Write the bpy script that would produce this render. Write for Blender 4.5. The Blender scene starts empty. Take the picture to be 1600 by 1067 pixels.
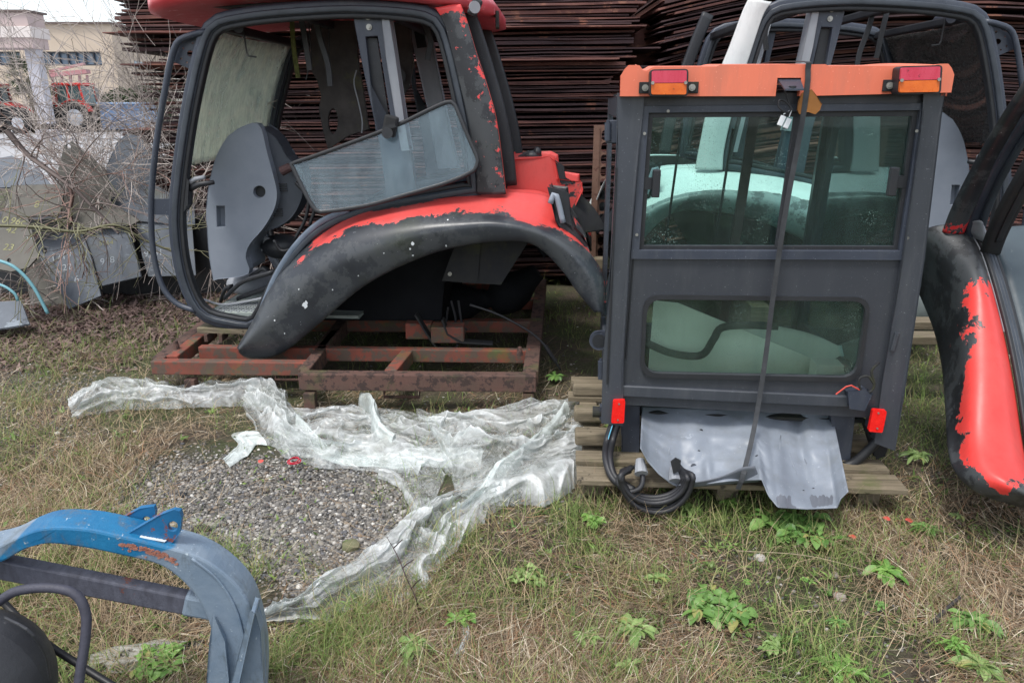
import bpy, math, random
import numpy as np
from math import radians, sin, cos, pi
from mathutils import Vector, Matrix
from mathutils.geometry import tessellate_polygon

scene = bpy.context.scene
# ---------------------------------------------------------------- camera, sky, sun, exposure
FPX, PITCH, EYE = 1155.0, radians(17.8), 1.6
cam_d = bpy.data.cameras.new('camera'); cam = bpy.data.objects.new('camera', cam_d)
scene.collection.objects.link(cam); scene.camera = cam
cam_d.sensor_width = 36.0; cam_d.lens = 36.0 * FPX / 1600.0
cam_d.clip_start = 0.02; cam_d.clip_end = 900
cam.location = (0, 0, EYE); cam.rotation_euler = (radians(90) - PITCH, 0, 0)
world = bpy.data.worlds.new('World'); scene.world = world; world.use_nodes = True
wn = world.node_tree.nodes; wl = world.node_tree.links
sky = wn.new('ShaderNodeTexSky'); sky.sky_type = 'NISHITA'; sky.sun_disc = False
SUN_EL, SUN_AZ = radians(66), radians(215)
sky.sun_elevation = SUN_EL; sky.sun_rotation = SUN_AZ
sky.air_density = 1.0; sky.dust_density = 1.5; sky.ozone_density = 1.0
hs = wn.new('ShaderNodeHueSaturation'); hs.inputs['Saturation'].default_value = 0.38
wl.new(sky.outputs[0], hs.inputs['Color'])
wl.new(hs.outputs[0], wn['Background'].inputs['Color']); wn['Background'].inputs['Strength'].default_value = 0.15
sun_d = bpy.data.lights.new('sun', 'SUN'); sun_d.energy = 1.5; sun_d.angle = radians(14); sun_d.color = (1, .97, .92)
sun = bpy.data.objects.new('sun', sun_d); scene.collection.objects.link(sun)
sd = Vector((sin(SUN_AZ) * cos(SUN_EL), cos(SUN_AZ) * cos(SUN_EL), sin(SUN_EL)))
sun.rotation_euler = (-sd).to_track_quat('-Z', 'Y').to_euler(); sun.location = (0, -5, 12)
vs = scene.view_settings
vs.view_transform = 'Standard'; vs.look = 'None'; vs.gamma = 1; vs.use_curve_mapping = False
vs.exposure = 0.92
scene.cycles.max_bounces = 8; scene.cycles.transparent_max_bounces = 24

# ---------------------------------------------------------------- geometry helpers
cP, sP = cos(PITCH), sin(PITCH)
def ray(px, py):
    u = (px - 800) / FPX; v = (533.5 - py) / FPX
    return Vector((u, cP + v * sP, -sP + v * cP))
EYEV = Vector((0, 0, EYE))
def onY(px, py, Y):
    d = ray(px, py); return EYEV + d * (Y / d.y)
def onG(px, py, z=0.0):
    d = ray(px, py); return EYEV + d * ((z - EYE) / d.z)
class Frame:
    """a vertical plane in the yard: u runs right along it, w away from the camera"""
    def __init__(s, o, deg):
        a = radians(deg); s.o = Vector(o)
        s.u = Vector((cos(a), -sin(a), 0)); s.w = Vector((sin(a), cos(a), 0))
    def pt(s, px, py, off=0.0):
        o = s.o + s.w * off; d = ray(px, py)
        return EYEV + d * ((o - EYEV).dot(s.w) / d.dot(s.w))
    def pts(s, l, off=0.0): return [s.pt(a[0], a[1], a[2] if len(a) > 2 else off) for a in l]
    def loc(s, u, w, z): return s.o + s.u * u + s.w * w + Vector((0, 0, z))

def hashn(ix, iy, iz, seed):
    h = (ix.astype(np.int64) * 374761393 + iy.astype(np.int64) * 668265263 + iz.astype(np.int64) * 2147483647 + seed * 974634777) & 0xffffffff
    h = ((h ^ (h >> 13)) * 1274126177) & 0xffffffff
    h = h ^ (h >> 16)
    return (h & 0xffffff) / float(0xffffff)
def vnoise(x, y, z=0.0, seed=0):
    x = np.asarray(x, float); y = np.asarray(y, float) + 0 * x; z = np.asarray(z, float) + 0 * x; x = x + 0 * y
    ix, iy, iz = np.floor(x), np.floor(y), np.floor(z)
    fx, fy, fz = x - ix, y - iy, z - iz
    fx, fy, fz = [f * f * (3 - 2 * f) for f in (fx, fy, fz)]
    r = 0
    for a in (0, 1):
        for b in (0, 1):
            for c in (0, 1):
                w = (fx if a else 1 - fx) * (fy if b else 1 - fy) * (fz if c else 1 - fz)
                r = r + w * hashn(ix + a, iy + b, iz + c, seed)
    return r * 2 - 1
def fbm(x, y, z=0.0, seed=0, oct=4):
    r = 0; a = 1; t = 0
    for k in range(oct):
        r = r + a * vnoise(np.asarray(x) * 2 ** k, np.asarray(y) * 2 ** k, np.asarray(z) * 2 ** k, seed + k); t += a; a *= .5
    return r / t

def smooth_curve(pts, n):
    """Catmull-Rom resample of a list of Vectors, evenly by arc length"""
    P = [Vector(p) for p in pts]
    if len(P) < 3:
        return [P[0].lerp(P[-1], i / (n - 1)) for i in range(n)]
    Q = [P[0] * 2 - P[1]] + P + [P[-1] * 2 - P[-2]]
    out = []
    for i in range(1, len(Q) - 2):
        for k in range(12):
            t = k / 12; a, b, c, d = Q[i - 1], Q[i], Q[i + 1], Q[i + 2]
            out.append(.5 * ((2 * b) + (c - a) * t + (2 * a - 5 * b + 4 * c - d) * t * t + (3 * b - a - 3 * c + d) * t ** 3))
    out.append(P[-1])
    L = [0]
    for i in range(1, len(out)): L.append(L[-1] + (out[i] - out[i - 1]).length)
    res = []; j = 0
    for i in range(n):
        s = L[-1] * i / (n - 1)
        while j < len(L) - 2 and L[j + 1] < s: j += 1
        f = (s - L[j]) / max(1e-9, L[j + 1] - L[j])
        res.append(out[j].lerp(out[j + 1], min(1, max(0, f))))
    return res

XF = [None]         # current placing of a mirrored copy
def link(me, name, mat, parent=None, smooth=False, bevel=0, sub=0):
    o = bpy.data.objects.new(name, me); scene.collection.objects.link(o)
    if mat: me.materials.append(mat)
    if smooth: me.shade_smooth()
    if parent is not None:
        o.parent = parent; o.matrix_parent_inverse = Matrix.Translation(-Vector(parent.location))
    if bevel:
        b = o.modifiers.new('bevel', 'BEVEL'); b.width = bevel; b.segments = 2; b.limit_method = 'ANGLE'; b.angle_limit = radians(40); b.harden_normals = False
    if sub:
        m = o.modifiers.new('sub', 'SUBSURF'); m.levels = sub; m.render_levels = sub
    return o
def thing(name, label, cat, loc=(0, 0, 0), group=None):
    o = bpy.data.objects.new(name, None); scene.collection.objects.link(o); o.location = loc
    o.empty_display_size = .1
    o['label'] = label; o['category'] = cat
    if group: o['group'] = group
    return o
def tag(o, label=None, cat=None, group=None, kind=None):
    if label: o['label'] = label
    if cat: o['category'] = cat
    if group: o['group'] = group
    if kind: o['kind'] = kind
    return o
class MB:
    def __init__(s): s.v = []; s.f = []; s.att = {}
    def add(s, vs, fs):
        b = len(s.v); s.v += [tuple(v) for v in vs]; s.f += [tuple(b + i for i in f) for f in fs]; return s
    def box(s, c, size, R=None):
        c = Vector(c); h = Vector(size) / 2; vs = []
        for z in (-1, 1):
            for x, y in ((-1, -1), (1, -1), (1, 1), (-1, 1)):
                p = Vector((x * h.x, y * h.y, z * h.z))
                if R is not None: p = R @ p
                vs.append(c + p)
        return s.add(vs, [(3, 2, 1, 0), (4, 5, 6, 7), (0, 1, 5, 4), (1, 2, 6, 5), (2, 3, 7, 6), (3, 0, 4, 7)])
    def bar(s, a, b, w, h, up=(0, 0, 1)):
        a = Vector(a); b = Vector(b); d = (b - a); L = d.length; d.normalize(); up = Vector(up)
        x = d.cross(up).normalized(); y = x.cross(d).normalized()
        R = Matrix((d, x, y)).transposed()
        return s.box((a + b) / 2, (L, w, h), R)
    def tube(s, pts, r, seg=10, n=0, caps=True, closed=False, flat=1.0, up=None):
        P = smooth_curve(pts, n) if n else [Vector(p) for p in pts]
        N = len(P); rr = r if hasattr(r, '__len__') else [r] * N
        if len(rr) != N: rr = [rr[0] + (rr[-1] - rr[0]) * i / (N - 1) for i in range(N)]
        b = len(s.v); ref = None
        for i in range(N):
            if closed: t = P[(i + 1) % N] - P[i - 1]
            else: t = P[min(N - 1, i + 1)] - P[max(0, i - 1)]
            t.normalize()
            if up is not None: x = t.cross(Vector(up)).normalized()
            else:
                if ref is None:
                    ref = Vector((0, 0, 1)) if abs(t.z) < .9 else Vector((1, 0, 0))
                x = t.cross(ref).normalized(); ref = x.cross(t)
            y = x.cross(t).normalized()
            for k in range(seg):
                a = 2 * pi * (k + .5) / seg
                s.v.append(tuple(P[i] + x * (cos(a) * rr[i] * flat) + y * (sin(a) * rr[i])))
        m = N if closed else N - 1
        for i in range(m):
            j = (i + 1) % N
            for k in range(seg):
                k2 = (k + 1) % seg
                s.f.append((b + i * seg + k, b + i * seg + k2, b + j * seg + k2, b + j * seg + k))
        if caps and not closed:
            s.f.append(tuple(b + k for k in reversed(range(seg)))); s.f.append(tuple(b + (N - 1) * seg + k for k in range(seg)))
        return s
    def sweep(s, path, prof, up, closed=False):
        """prof: list of (x,y): x across (path x up), y along up"""
        P = [Vector(p) for p in path]; N = len(P); M = len(prof); b = len(s.v); up = Vector(up)
        for i in range(N):
            if closed: t = (P[(i + 1) % N] - P[i - 1])
            else: t = P[min(N - 1, i + 1)] - P[max(0, i - 1)]
            t.normalize(); x = t.cross(up).normalized(); y = up.normalized()
            for (a, c) in prof: s.v.append(tuple(P[i] + x * a + y * c))
        for i in range(N if closed else N - 1):
            j = (i + 1) % N
            for k in range(M):
                k2 = (k + 1) % M
                s.f.append((b + i * M + k, b + i * M + k2, b + j * M + k2, b + j * M + k))
        if not closed:
            s.f.append(tuple(b + k for k in reversed(range(M)))); s.f.append(tuple(b + (N - 1) * M + k for k in range(M)))
        return s
    def prism(s, loops, ext):
        """planar loops (outer, holes...) of Vectors extruded by vector ext"""
        if not hasattr(loops[0], '__len__') or isinstance(loops[0], Vector): loops = [loops]
        loops = [[Vector(p) for p in l] for l in loops]; ext = Vector(ext)
        tri = tessellate_polygon(loops); flat = [p for l in loops for p in l]; n = len(flat); b = len(s.v)
        s.v += [tuple(p) for p in flat] + [tuple(p + ext) for p in flat]
        for t in tri:
            s.f.append((b + t[0], b + t[1], b + t[2])); s.f.append((b + n + t[2], b + n + t[1], b + n + t[0]))
        k = 0
        for l in loops:
            m = len(l)
            for i in range(m):
                j = (i + 1) % m; s.f.append((b + k + i, b + k + j, b + n + k + j, b + n + k + i))
            k += m
        return s
    def loft(s, curves, n=40, thick=0.0, sub=1, att=None, closed=False):
        """surface through a list of point lists; sub: extra rows by Catmull-Rom; att: per-curve value"""
        C = [smooth_curve(c, n) for c in curves]
        rows = []; tv = []
        K = len(C)
        for i in range(K - 1):
            for k in range(sub):
                t = k / sub; row = []
                for j in range(n):
                    b_, c_ = C[i][j], C[i + 1][j]
                    a_ = C[i - 1][j] if i > 0 else b_ * 2 - c_
                    d_ = C[i + 2][j] if i + 2 < K else c_ * 2 - b_
                    row.append(.5 * ((2 * b_) + (c_ - a_) * t + (2 * a_ - 5 * b_ + 4 * c_ - d_) * t * t + (3 * b_ - a_ - 3 * c_ + d_) * t ** 3))
                rows.append(row); tv.append(i + t)
        rows.append(C[-1]); tv.append(K - 1)
        b = len(s.v); R = len(rows)
        for r_, t in zip(rows, tv):
            for j, p in enumerate(r_):
                s.v.append(tuple(p))
                if att is not None:
                    i0 = min(int(t), K - 2); f = t - i0
                    s.att.setdefault('mask', []).append(att(t, j / (n - 1)))
        for i in range(R - 1):
            for j in range(n - 1):
                s.f.append((b + i * n + j, b + i * n + j + 1, b + (i + 1) * n + j + 1, b + (i + 1) * n + j))
        return s
    def grid(s, fn, nu, nv):
        b = len(s.v)
        for j in range(nv + 1):
            for i in range(nu + 1): s.v.append(tuple(fn(i / nu, j / nv)))
        for j in range(nv):
            for i in range(nu):
                a = b + j * (nu + 1) + i; s.f.append((a, a + 1, a + nu + 2, a + nu + 1))
        return s
    def disc(s, c, n, r, th, seg=20, r2=None):
        """short cylinder from c along n"""
        c = Vector(c); n = Vector(n).normalized()
        return s.tube([c, c + n * th], [r, r if r2 is None else r2], seg)
    def ball(s, c, r, sx=1, sy=1, sz=1, nu=16, nv=10):
        c = Vector(c)
        return s.grid(lambda a, b: c + Vector((sx * r * cos(2 * pi * a) * sin(pi * b), sy * r * sin(2 * pi * a) * sin(pi * b), sz * r * cos(pi * b))), nu, nv)
    def build(s, name, mat, parent=None, smooth=False, bevel=0, sub=0, thick=0, thick_off=-1):
        me = bpy.data.meshes.new(name)
        V = s.v
        if XF[0]: V = [tuple(XF[0](Vector(v))) for v in V]
        me.from_pydata(V, [], s.f)
        for k, a in s.att.items():
            if len(a) == len(V):
                at = me.attributes.new(k, 'FLOAT', 'POINT'); at.data.foreach_set('value', a)
        me.validate(); me.update()
        o = link(me, name, mat, parent, smooth, 0, sub)
        if thick:
            m = o.modifiers.new('thick', 'SOLIDIFY'); m.thickness = thick; m.offset = thick_off
        if bevel:
            b = o.modifiers.new('bevel', 'BEVEL'); b.width = bevel; b.segments = 2; b.limit_method = 'ANGLE'; b.angle_limit = radians(40)
        return o
def npmesh(name, V, Fq, mat, cols=None, smooth=False, parent=None, tris=False, atts=None):
    """numpy mesh: V (n,3), Fq (m,k)"""
    me = bpy.data.meshes.new(name); k = Fq.shape[1]
    me.vertices.add(len(V)); me.vertices.foreach_set('co', np.asarray(V, np.float32).ravel())
    me.loops.add(Fq.size); me.loops.foreach_set('vertex_index', Fq.astype(np.int32).ravel())
    me.polygons.add(len(Fq)); me.polygons.foreach_set('loop_start', np.arange(0, Fq.size, k, dtype=np.int32))
    me.update(calc_edges=True)
    if cols is not None:
        c = me.color_attributes.new('Col', 'FLOAT_COLOR', 'POINT')
        cc = np.ones((len(V), 4), np.float32); cc[:, :3] = cols; c.data.foreach_set('color', cc.ravel())
    if atts:
        for kk, a in atts.items():
            at = me.attributes.new(kk, 'FLOAT', 'POINT'); at.data.foreach_set('value', np.asarray(a, np.float32))
    me.validate()
    return link(me, name, mat, parent, smooth)

# ---------------------------------------------------------------- materials
def lin(c):
    return tuple(((x / 255) / 12.92 if x / 255 <= .04045 else ((x / 255 + .055) / 1.055) ** 2.4) for x in c)
def newmat(name):
    m = bpy.data.materials.new(name); m.use_nodes = True
    return m, m.node_tree.nodes, m.node_tree.links, m.node_tree.nodes['Principled BSDF']
def noise(nt, scale, detail=6, rough=.6, coord='Object', stretch=None, dist=0):
    n, l = nt.nodes, nt.links
    tc = n.new('ShaderNodeTexCoord'); t = n.new('ShaderNodeTexNoise')
    t.inputs['Scale'].default_value = scale; t.inputs['Detail'].default_value = detail; t.inputs['Roughness'].default_value = rough
    t.inputs['Distortion'].default_value = dist
    if stretch:
        mp = n.new('ShaderNodeMapping'); mp.inputs['Scale'].default_value = stretch
        l.new(tc.outputs[coord], mp.inputs[0]); l.new(mp.outputs[0], t.inputs['Vector'])
    else: l.new(tc.outputs[coord], t.inputs['Vector'])
    return t.outputs['Fac']
def ramp(nt, fac, stops):
    r = nt.nodes.new('ShaderNodeValToRGB'); e = r.color_ramp.elements
    while len(e) < len(stops): e.new(.5)
    for el, (p, c) in zip(e, stops):
        el.position = p; el.color = (*c, 1) if len(c) == 3 else c
    nt.links.new(fac, r.inputs[0]); return r.outputs[0]
def g(v): return (v, v, v)
def mixc(nt, fac, a, b):
    m = nt.nodes.new('ShaderNodeMix'); m.data_type = 'RGBA'
    for i, x in ((6, a), (7, b)):
        if hasattr(x, 'links') or hasattr(x, 'is_linked'): nt.links.new(x, m.inputs[i])
        else: m.inputs[i].default_value = (*x, 1)
    if hasattr(fac, 'is_linked'): nt.links.new(fac, m.inputs[0])
    else: m.inputs[0].default_value = fac
    return m.outputs[2]
def math_(nt, op, a, b=0.0, clamp=False):
    m = nt.nodes.new('ShaderNodeMath'); m.operation = op; m.use_clamp = clamp
    for i, x in ((0, a), (1, b)):
        if hasattr(x, 'is_linked'): nt.links.new(x, m.inputs[i])
        else: m.inputs[i].default_value = x
    return m.outputs[0]
def bump(nt, bs, h, dist=.01, strength=.5):
    b = nt.nodes.new('ShaderNodeBump'); b.inputs['Distance'].default_value = dist; b.inputs['Strength'].default_value = strength
    nt.links.new(h, b.inputs['Height']); nt.links.new(b.outputs[0], bs.inputs['Normal'])
def M(name, c1, c2=None, scale=6, rough=.6, metal=0, bmp=.3, bd=.003, spots=None, spot_amt=.62, spot_scale=18, stretch=None, rough_var=.15, spec=.5, moss=None, grime=None):
    m, n, l, bs = newmat(name); nt = m.node_tree
    c2 = c2 or tuple(x * .6 for x in c1)
    f = noise(nt, scale, stretch=stretch)
    col = ramp(nt, f, [(.3, c1), (.7, c2)])
    if spots:
        f2 = noise(nt, spot_scale, detail=8, rough=.7)
        k = ramp(nt, f2, [(spot_amt, g(0)), (spot_amt + .03, g(1))])
        col = mixc(nt, k, col, spots)
    if moss:
        f4 = noise(nt, 4.3, detail=7, rough=.7)
        col = mixc(nt, ramp(nt, f4, [(.54, g(0)), (.72, g(.85))]), col, moss)
    if grime:
        fg = noise(nt, 9, detail=9, rough=.75, stretch=(1, 1, .16))
        col = mixc(nt, ramp(nt, fg, [(.48, g(0)), (.72, g(.5))]), col, grime)
        fh = noise(nt, 150, detail=2)
        col = mixc(nt, ramp(nt, fh, [(.70, g(0)), (.73, g(.6))]), col, tuple(min(1, x * 2.5 + .05) for x in grime))
    l.new(col, bs.inputs['Base Color'])
    f3 = noise(nt, scale * 7, detail=8, rough=.75)
    r = nt.nodes.new('ShaderNodeMapRange'); r.inputs[3].default_value = max(0, rough - rough_var); r.inputs[4].default_value = min(1, rough + rough_var)
    l.new(f3, r.inputs[0]); l.new(r.outputs[0], bs.inputs['Roughness'])
    bs.inputs['Metallic'].default_value = metal
    bs.inputs['Specular IOR Level'].default_value = spec
    if bmp: bump(nt, bs, f3, bd, bmp)
    return m
def peel_mat(name, under, paint, paint2, lvl=0.0, amp=.35, scale=9, rough=.42, use_mask=True, pscale=None):
    """faded paint peeling off the plastic below it: 'mask' attribute plus noise decides where paint is left"""
    m, n, l, bs = newmat(name); nt = m.node_tree
    f = noise(nt, scale, detail=10, rough=.62, dist=.4)
    u = ramp(nt, noise(nt, 5), [(.3, under), (.7, tuple(x * 1.7 + .004 for x in under))])
    u = mixc(nt, ramp(nt, noise(nt, 5.1, detail=10, rough=.75), [(.5, g(0)), (.53, g(.75))]), u, (.055, .06, .064))
    u = mixc(nt, ramp(nt, noise(nt, 2.1, detail=8, rough=.7), [(.56, g(0)), (.75, g(.45))]), u, (.05, .06, .025))
    u = mixc(nt, ramp(nt, noise(nt, 95, detail=2), [(.74, g(0)), (.76, g(1))]), u, (.35, .36, .38))
    p = ramp(nt, noise(nt, 3.5, detail=8, rough=.65), [(.3, paint), (.7, paint2)])
    p = mixc(nt, ramp(nt, noise(nt, 26, detail=8, rough=.8, stretch=(1, 1, .3)), [(.5, g(0)), (.8, g(.4))]), p, tuple(x * .45 for x in paint))
    a = nt.nodes.new('ShaderNodeAttribute'); a.attribute_name = 'mask'
    h = math_(nt, 'MULTIPLY', math_(nt, 'SUBTRACT', f, .5), amp)
    h = math_(nt, 'ADD', h, math_(nt, 'MULTIPLY', math_(nt, 'SUBTRACT', noise(nt, scale * 4.3, detail=8, rough=.7, dist=.6), .5), amp * .55))
    h = math_(nt, 'ADD', h, a.outputs['Fac'])
    k = ramp(nt, math_(nt, 'ADD', h, .5 + lvl), [(.5, g(0)), (.508, g(1))])
    cm = mixc(nt, k, u, p)
    hh0 = math_(nt, 'ADD', h, .5 + lvl)
    e1_ = ramp(nt, hh0, [(.494, g(0)), (.503, g(.75)), (.512, g(0))])
    l.new(mixc(nt, e1_, cm, (.30, .24, .22)), bs.inputs['Base Color'])
    bs.inputs['Roughness'].default_value = rough
    ff = noise(nt, 60, detail=6)
    hh = math_(nt, 'ADD', math_(nt, 'MULTIPLY', ff, .3), k)
    bump(nt, bs, hh, .0015, .6)
    rr = nt.nodes.new('ShaderNodeMapRange'); rr.inputs[3].default_value = rough - .18; rr.inputs[4].default_value = rough + .2
    l.new(noise(nt, 8, detail=9, rough=.75), rr.inputs[0]); l.new(rr.outputs[0], bs.inputs['Roughness'])
    return m
def glass_mat(name, tint, dirt=(.5, .55, .5), dirt_amt=.2, drops=False, gloss=.12, stretch=(1, 1, .25), dirt_scale=7, rough=.03):
    m, n, l, bs = newmat(name); nt = m.node_tree
    out = n['Material Output']
    tr = n.new('ShaderNodeBsdfTransparent'); tr.inputs[0].default_value = (*tint, 1)
    gl = n.new('ShaderNodeBsdfGlossy'); gl.inputs['Roughness'].default_value = rough; gl.inputs[0].default_value = (.9, .95, 1, 1)
    mx = n.new('ShaderNodeMixShader')
    fr = n.new('ShaderNodeFresnel'); fr.inputs[0].default_value = 1.5
    l.new(math_(nt, 'ADD', math_(nt, 'MULTIPLY', fr.outputs[0], 1.3), gloss - .05, True), mx.inputs[0])
    l.new(tr.outputs[0], mx.inputs[1]); l.new(gl.outputs[0], mx.inputs[2])
    bs.inputs['Base Color'].default_value = (*dirt, 1); bs.inputs['Roughness'].default_value = .8
    f = noise(nt, dirt_scale, detail=9, rough=.75, stretch=stretch)
    k = ramp(nt, f, [(.35, g(dirt_amt * .2)), (.72, g(min(1, dirt_amt * 1.8)))])
    if drops:
        v = n.new('ShaderNodeTexVoronoi'); v.inputs['Scale'].default_value = 130; v.inputs['Randomness'].default_value = 1
        tc = n.new('ShaderNodeTexCoord'); l.new(tc.outputs['Object'], v.inputs[0])
        d = ramp(nt, v.outputs['Distance'], [(.2, g(.9)), (.3, g(0))])
        ms = ramp(nt, noise(nt, 4.5, detail=4), [(.52, g(0)), (.7, g(1))])
        wn2 = n.new('ShaderNodeSeparateColor'); l.new(v.outputs['Color'], wn2.inputs[0])
        sel = ramp(nt, wn2.outputs[0], [(.5, g(0)), (.55, g(1))])
        k = math_(nt, 'ADD', k, math_(nt, 'MULTIPLY', math_(nt, 'MULTIPLY', d, ms), sel), True)
    tl = n.new('ShaderNodeBsdfTranslucent'); tl.inputs[0].default_value = (*dirt, 1)
    ms_ = n.new('ShaderNodeMixShader'); ms_.inputs[0].default_value = .5; l.new(bs.outputs[0], ms_.inputs[1]); l.new(tl.outputs[0], ms_.inputs[2])
    m2 = n.new('ShaderNodeMixShader'); l.new(k, m2.inputs[0]); l.new(mx.outputs[0], m2.inputs[1]); l.new(ms_.outputs[0], m2.inputs[2])
    l.new(m2.outputs[0], out.inputs[0])
    return m
def vcol_mat(name, rough=.7, trans=.25, spec=.3):
    m, n, l, bs = newmat(name)
    a = n.new('ShaderNodeAttribute'); a.attribute_name = 'Col'
    l.new(a.outputs['Color'], bs.inputs['Base Color']); bs.inputs['Roughness'].default_value = rough
    bs.inputs['Specular IOR Level'].default_value = spec
    if trans:
        t = n.new('ShaderNodeBsdfTranslucent'); l.new(a.outputs['Color'], t.inputs[0])
        mx = n.new('ShaderNodeMixShader'); mx.inputs[0].default_value = trans
        l.new(bs.outputs[0], mx.inputs[1]); l.new(t.outputs[0], mx.inputs[2]); l.new(mx.outputs[0], n['Material Output'].inputs[0])
    return m

BLACK = (.011, .012, .015)
m_frame = M('dark_blue_grey_steel', lin((44, 50, 62)), lin((58, 64, 76)), 4, .45, bmp=.15, spots=lin((85, 90, 100)), spot_amt=.7, spot_scale=30, grime=lin((84, 88, 92)))
m_black = M('black_plastic', BLACK, (.018, .020, .025), 5, .5, bmp=.2, spots=(.04, .042, .045), spot_amt=.68, spot_scale=12, grime=(.045, .047, .045))
m_rubber = M('black_rubber', (.011, .012, .014), (.02, .022, .026), 9, .55, bmp=.2)
m_seal = M('weathered_rubber_seal', (.02, .025, .033), (.045, .055, .07), 7, .42, bmp=.2)
m_grey = M('grey_moulded_plastic', lin((138, 145, 156)), lin((120, 128, 139)), 3, .62, bmp=.12, spots=lin((120, 125, 130)), spot_amt=.72)
m_lgrey = M('light_grey_trim', lin((150, 153, 158)), lin((118, 122, 128)), 5, .6, bmp=.15, stretch=(1, 1, .4))
m_fibre = M('brown_grey_fibreboard', lin((74, 70, 68)), lin((48, 45, 44)), 9, .95, bmp=.5, moss=lin((86, 88, 50)))
m_moss = M('mossy_strip', lin((110, 115, 60)), lin((60, 62, 35)), 25, .95, bmp=.8, bd=.01)
m_rust = M('rusted_red_steel', lin((96, 68, 60)), lin((78, 62, 54)), 7, .85, bmp=.8, bd=.005, spots=lin((58, 44, 40)), spot_amt=.52, spot_scale=19, moss=lin((84, 88, 52)))
m_rust2 = M('red_primed_steel', lin((138, 68, 52)), lin((96, 64, 54)), 6, .8, bmp=.7, spots=lin((86, 72, 62)), spot_amt=.5, spot_scale=15, moss=lin((84, 96, 44)))
m_red = M('faded_red_paint', lin((190, 40, 42)), lin((205, 62, 60)), 4, .4, bmp=.1, spots=lin((205, 120, 120)), spot_amt=.66)
m_glass_loose = glass_mat('clear_sky_veil_glass', (.86, .96, .98), (.62, .76, .82), .10, gloss=.03)  # pale blue layer puts the reflected sky into the pane's colour
m_glass_moss = glass_mat('dirty_algae_glass', (.72, .76, .68), (.76, .78, .68), .5, gloss=.14, stretch=(1, 1, .12), dirt_scale=16)
m_glass_tint = glass_mat('green_tinted_glass', (.81, .965, .94), (.5, .66, .62), .02, drops=True, gloss=.03)
m_glass_tint2 = glass_mat('green_tinted_lower_glass', (.87, .97, .93), (.42, .56, .48), .05, drops=True, gloss=.03)
m_glass_front = glass_mat('green_tinted_front_glass', (.9, .98, .96), (.42, .56, .5), .02, gloss=.02)
m_dark = M('shade_deepened_black_steel', (.005, .0055, .007), (.009, .010, .012), 5, .75, bmp=.2, spec=.12)  # black underbody, colour deepened to hold the shade under the cabs
m_glass_dark = glass_mat('dark_cab_glass', (.3, .35, .36), (.3, .33, .33), .15, gloss=.12)
m_wood = M('weathered_wood', lin((134, 122, 102)), lin((88, 80, 64)), 5, .85, bmp=.8, stretch=(1, 12, 12), moss=lin((84, 92, 48)), bd=.005, spots=lin((62, 56, 46)), spot_amt=.6, spot_scale=9)
m_wire = M('black_cable', (.012, .013, .015), (.02, .02, .024), 8, .5, bmp=.2)
m_bolt = M('zinc_bolt', lin((175, 175, 170)), lin((130, 128, 120)), 30, .4, .7, bmp=.2)
m_white = M('white_plastic', lin((225, 228, 230)), lin((205, 210, 212)), 9, .5, bmp=.1)
# ================================================================= SETTING
# --- things far away: yard, buildings, tractors
m_yard, n_, l_, bs_ = newmat('pale_concrete'); 
l_.new(ramp(m_yard.node_tree, noise(m_yard.node_tree, .25, detail=8), [(.3, lin((148, 148, 150))), (.7, lin((166, 166, 168)))]), bs_.inputs['Base Color']); bs_.inputs['Roughness'].default_value = .85
mb = MB(); mb.grid(lambda a, b: Vector((-120 + 200 * a, 15.5 + 200 * b, .004)), 2, 2)
tag(mb.build('yard', m_yard), kind='structure')

def far_quad(poly, Y, depth, mat, name, parent, bevel=0):
    pts = [onY(x, y, Y) for x, y in poly]
    return MB().prism(pts, (0, depth, 0)).build(name, mat, parent, bevel=bevel)
m_stucco = M('beige_stucco', lin((196, 180, 162)), lin((184, 168, 150)), .5, .9, bmp=.2, bd=.02)
m_stucco2 = M('pink_grey_stucco', lin((188, 170, 166)), lin((180, 162, 160)), .5, .9, bmp=.2, bd=.02)
m_band = M('pale_band', lin((215, 205, 200)), lin((205, 196, 192)), 1, .8, bmp=.1)
m_coping = M('brown_coping', lin((110, 96, 92)), None, 2, .7)
m_win = M('window_glass_bluegrey', lin((120, 140, 160)), lin((85, 100, 118)), .4, .15, bmp=0)
m_wframe = M('dark_window_frame', lin((62, 64, 72)), None, 3, .5)
YB = 56
off = thing('office_building', 'long beige flat-roofed building with a band of windows behind the red tractors', 'building', onY(120, 165, YB) * 1.0)
def bz(z, px, Y):  # point at height z over pixel column px on plane Y
    p = onY(px, 168, Y); return Vector((p.x, Y, z))
def rect_wall(px0, px1, z0, z1, Y): return [bz(z0, px0, Y), bz(z0, px1, Y), bz(z1, px1, Y), bz(z1, px0, Y)]
ztop = onY(110, 38, YB).z; zw1 = onY(110, 81, YB).z; zw0 = onY(110, 103, YB).z
# front wall with a real opening for the window band
xL, xR = onY(-120, 100, YB).x, onY(181, 100, YB).x
wx0, wx1 = onY(50, 90, YB).x, onY(158, 90, YB).x
ux0, ux1 = onY(-60, 90, YB).x, onY(32, 90, YB).x
outer = [Vector((xL, YB, 0)), Vector((xR, YB, 0)), Vector((xR, YB, ztop)), Vector((xL, YB, ztop))]
def hole(a, b): return [Vector((a, YB, zw0)), Vector((b, YB, zw0)), Vector((b, YB, zw1)), Vector((a, YB, zw1))]
MB().prism([outer, hole(wx0, wx1), hole(ux0, ux1)], (0, .4, 0)).build('wall', m_stucco, off)
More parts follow.
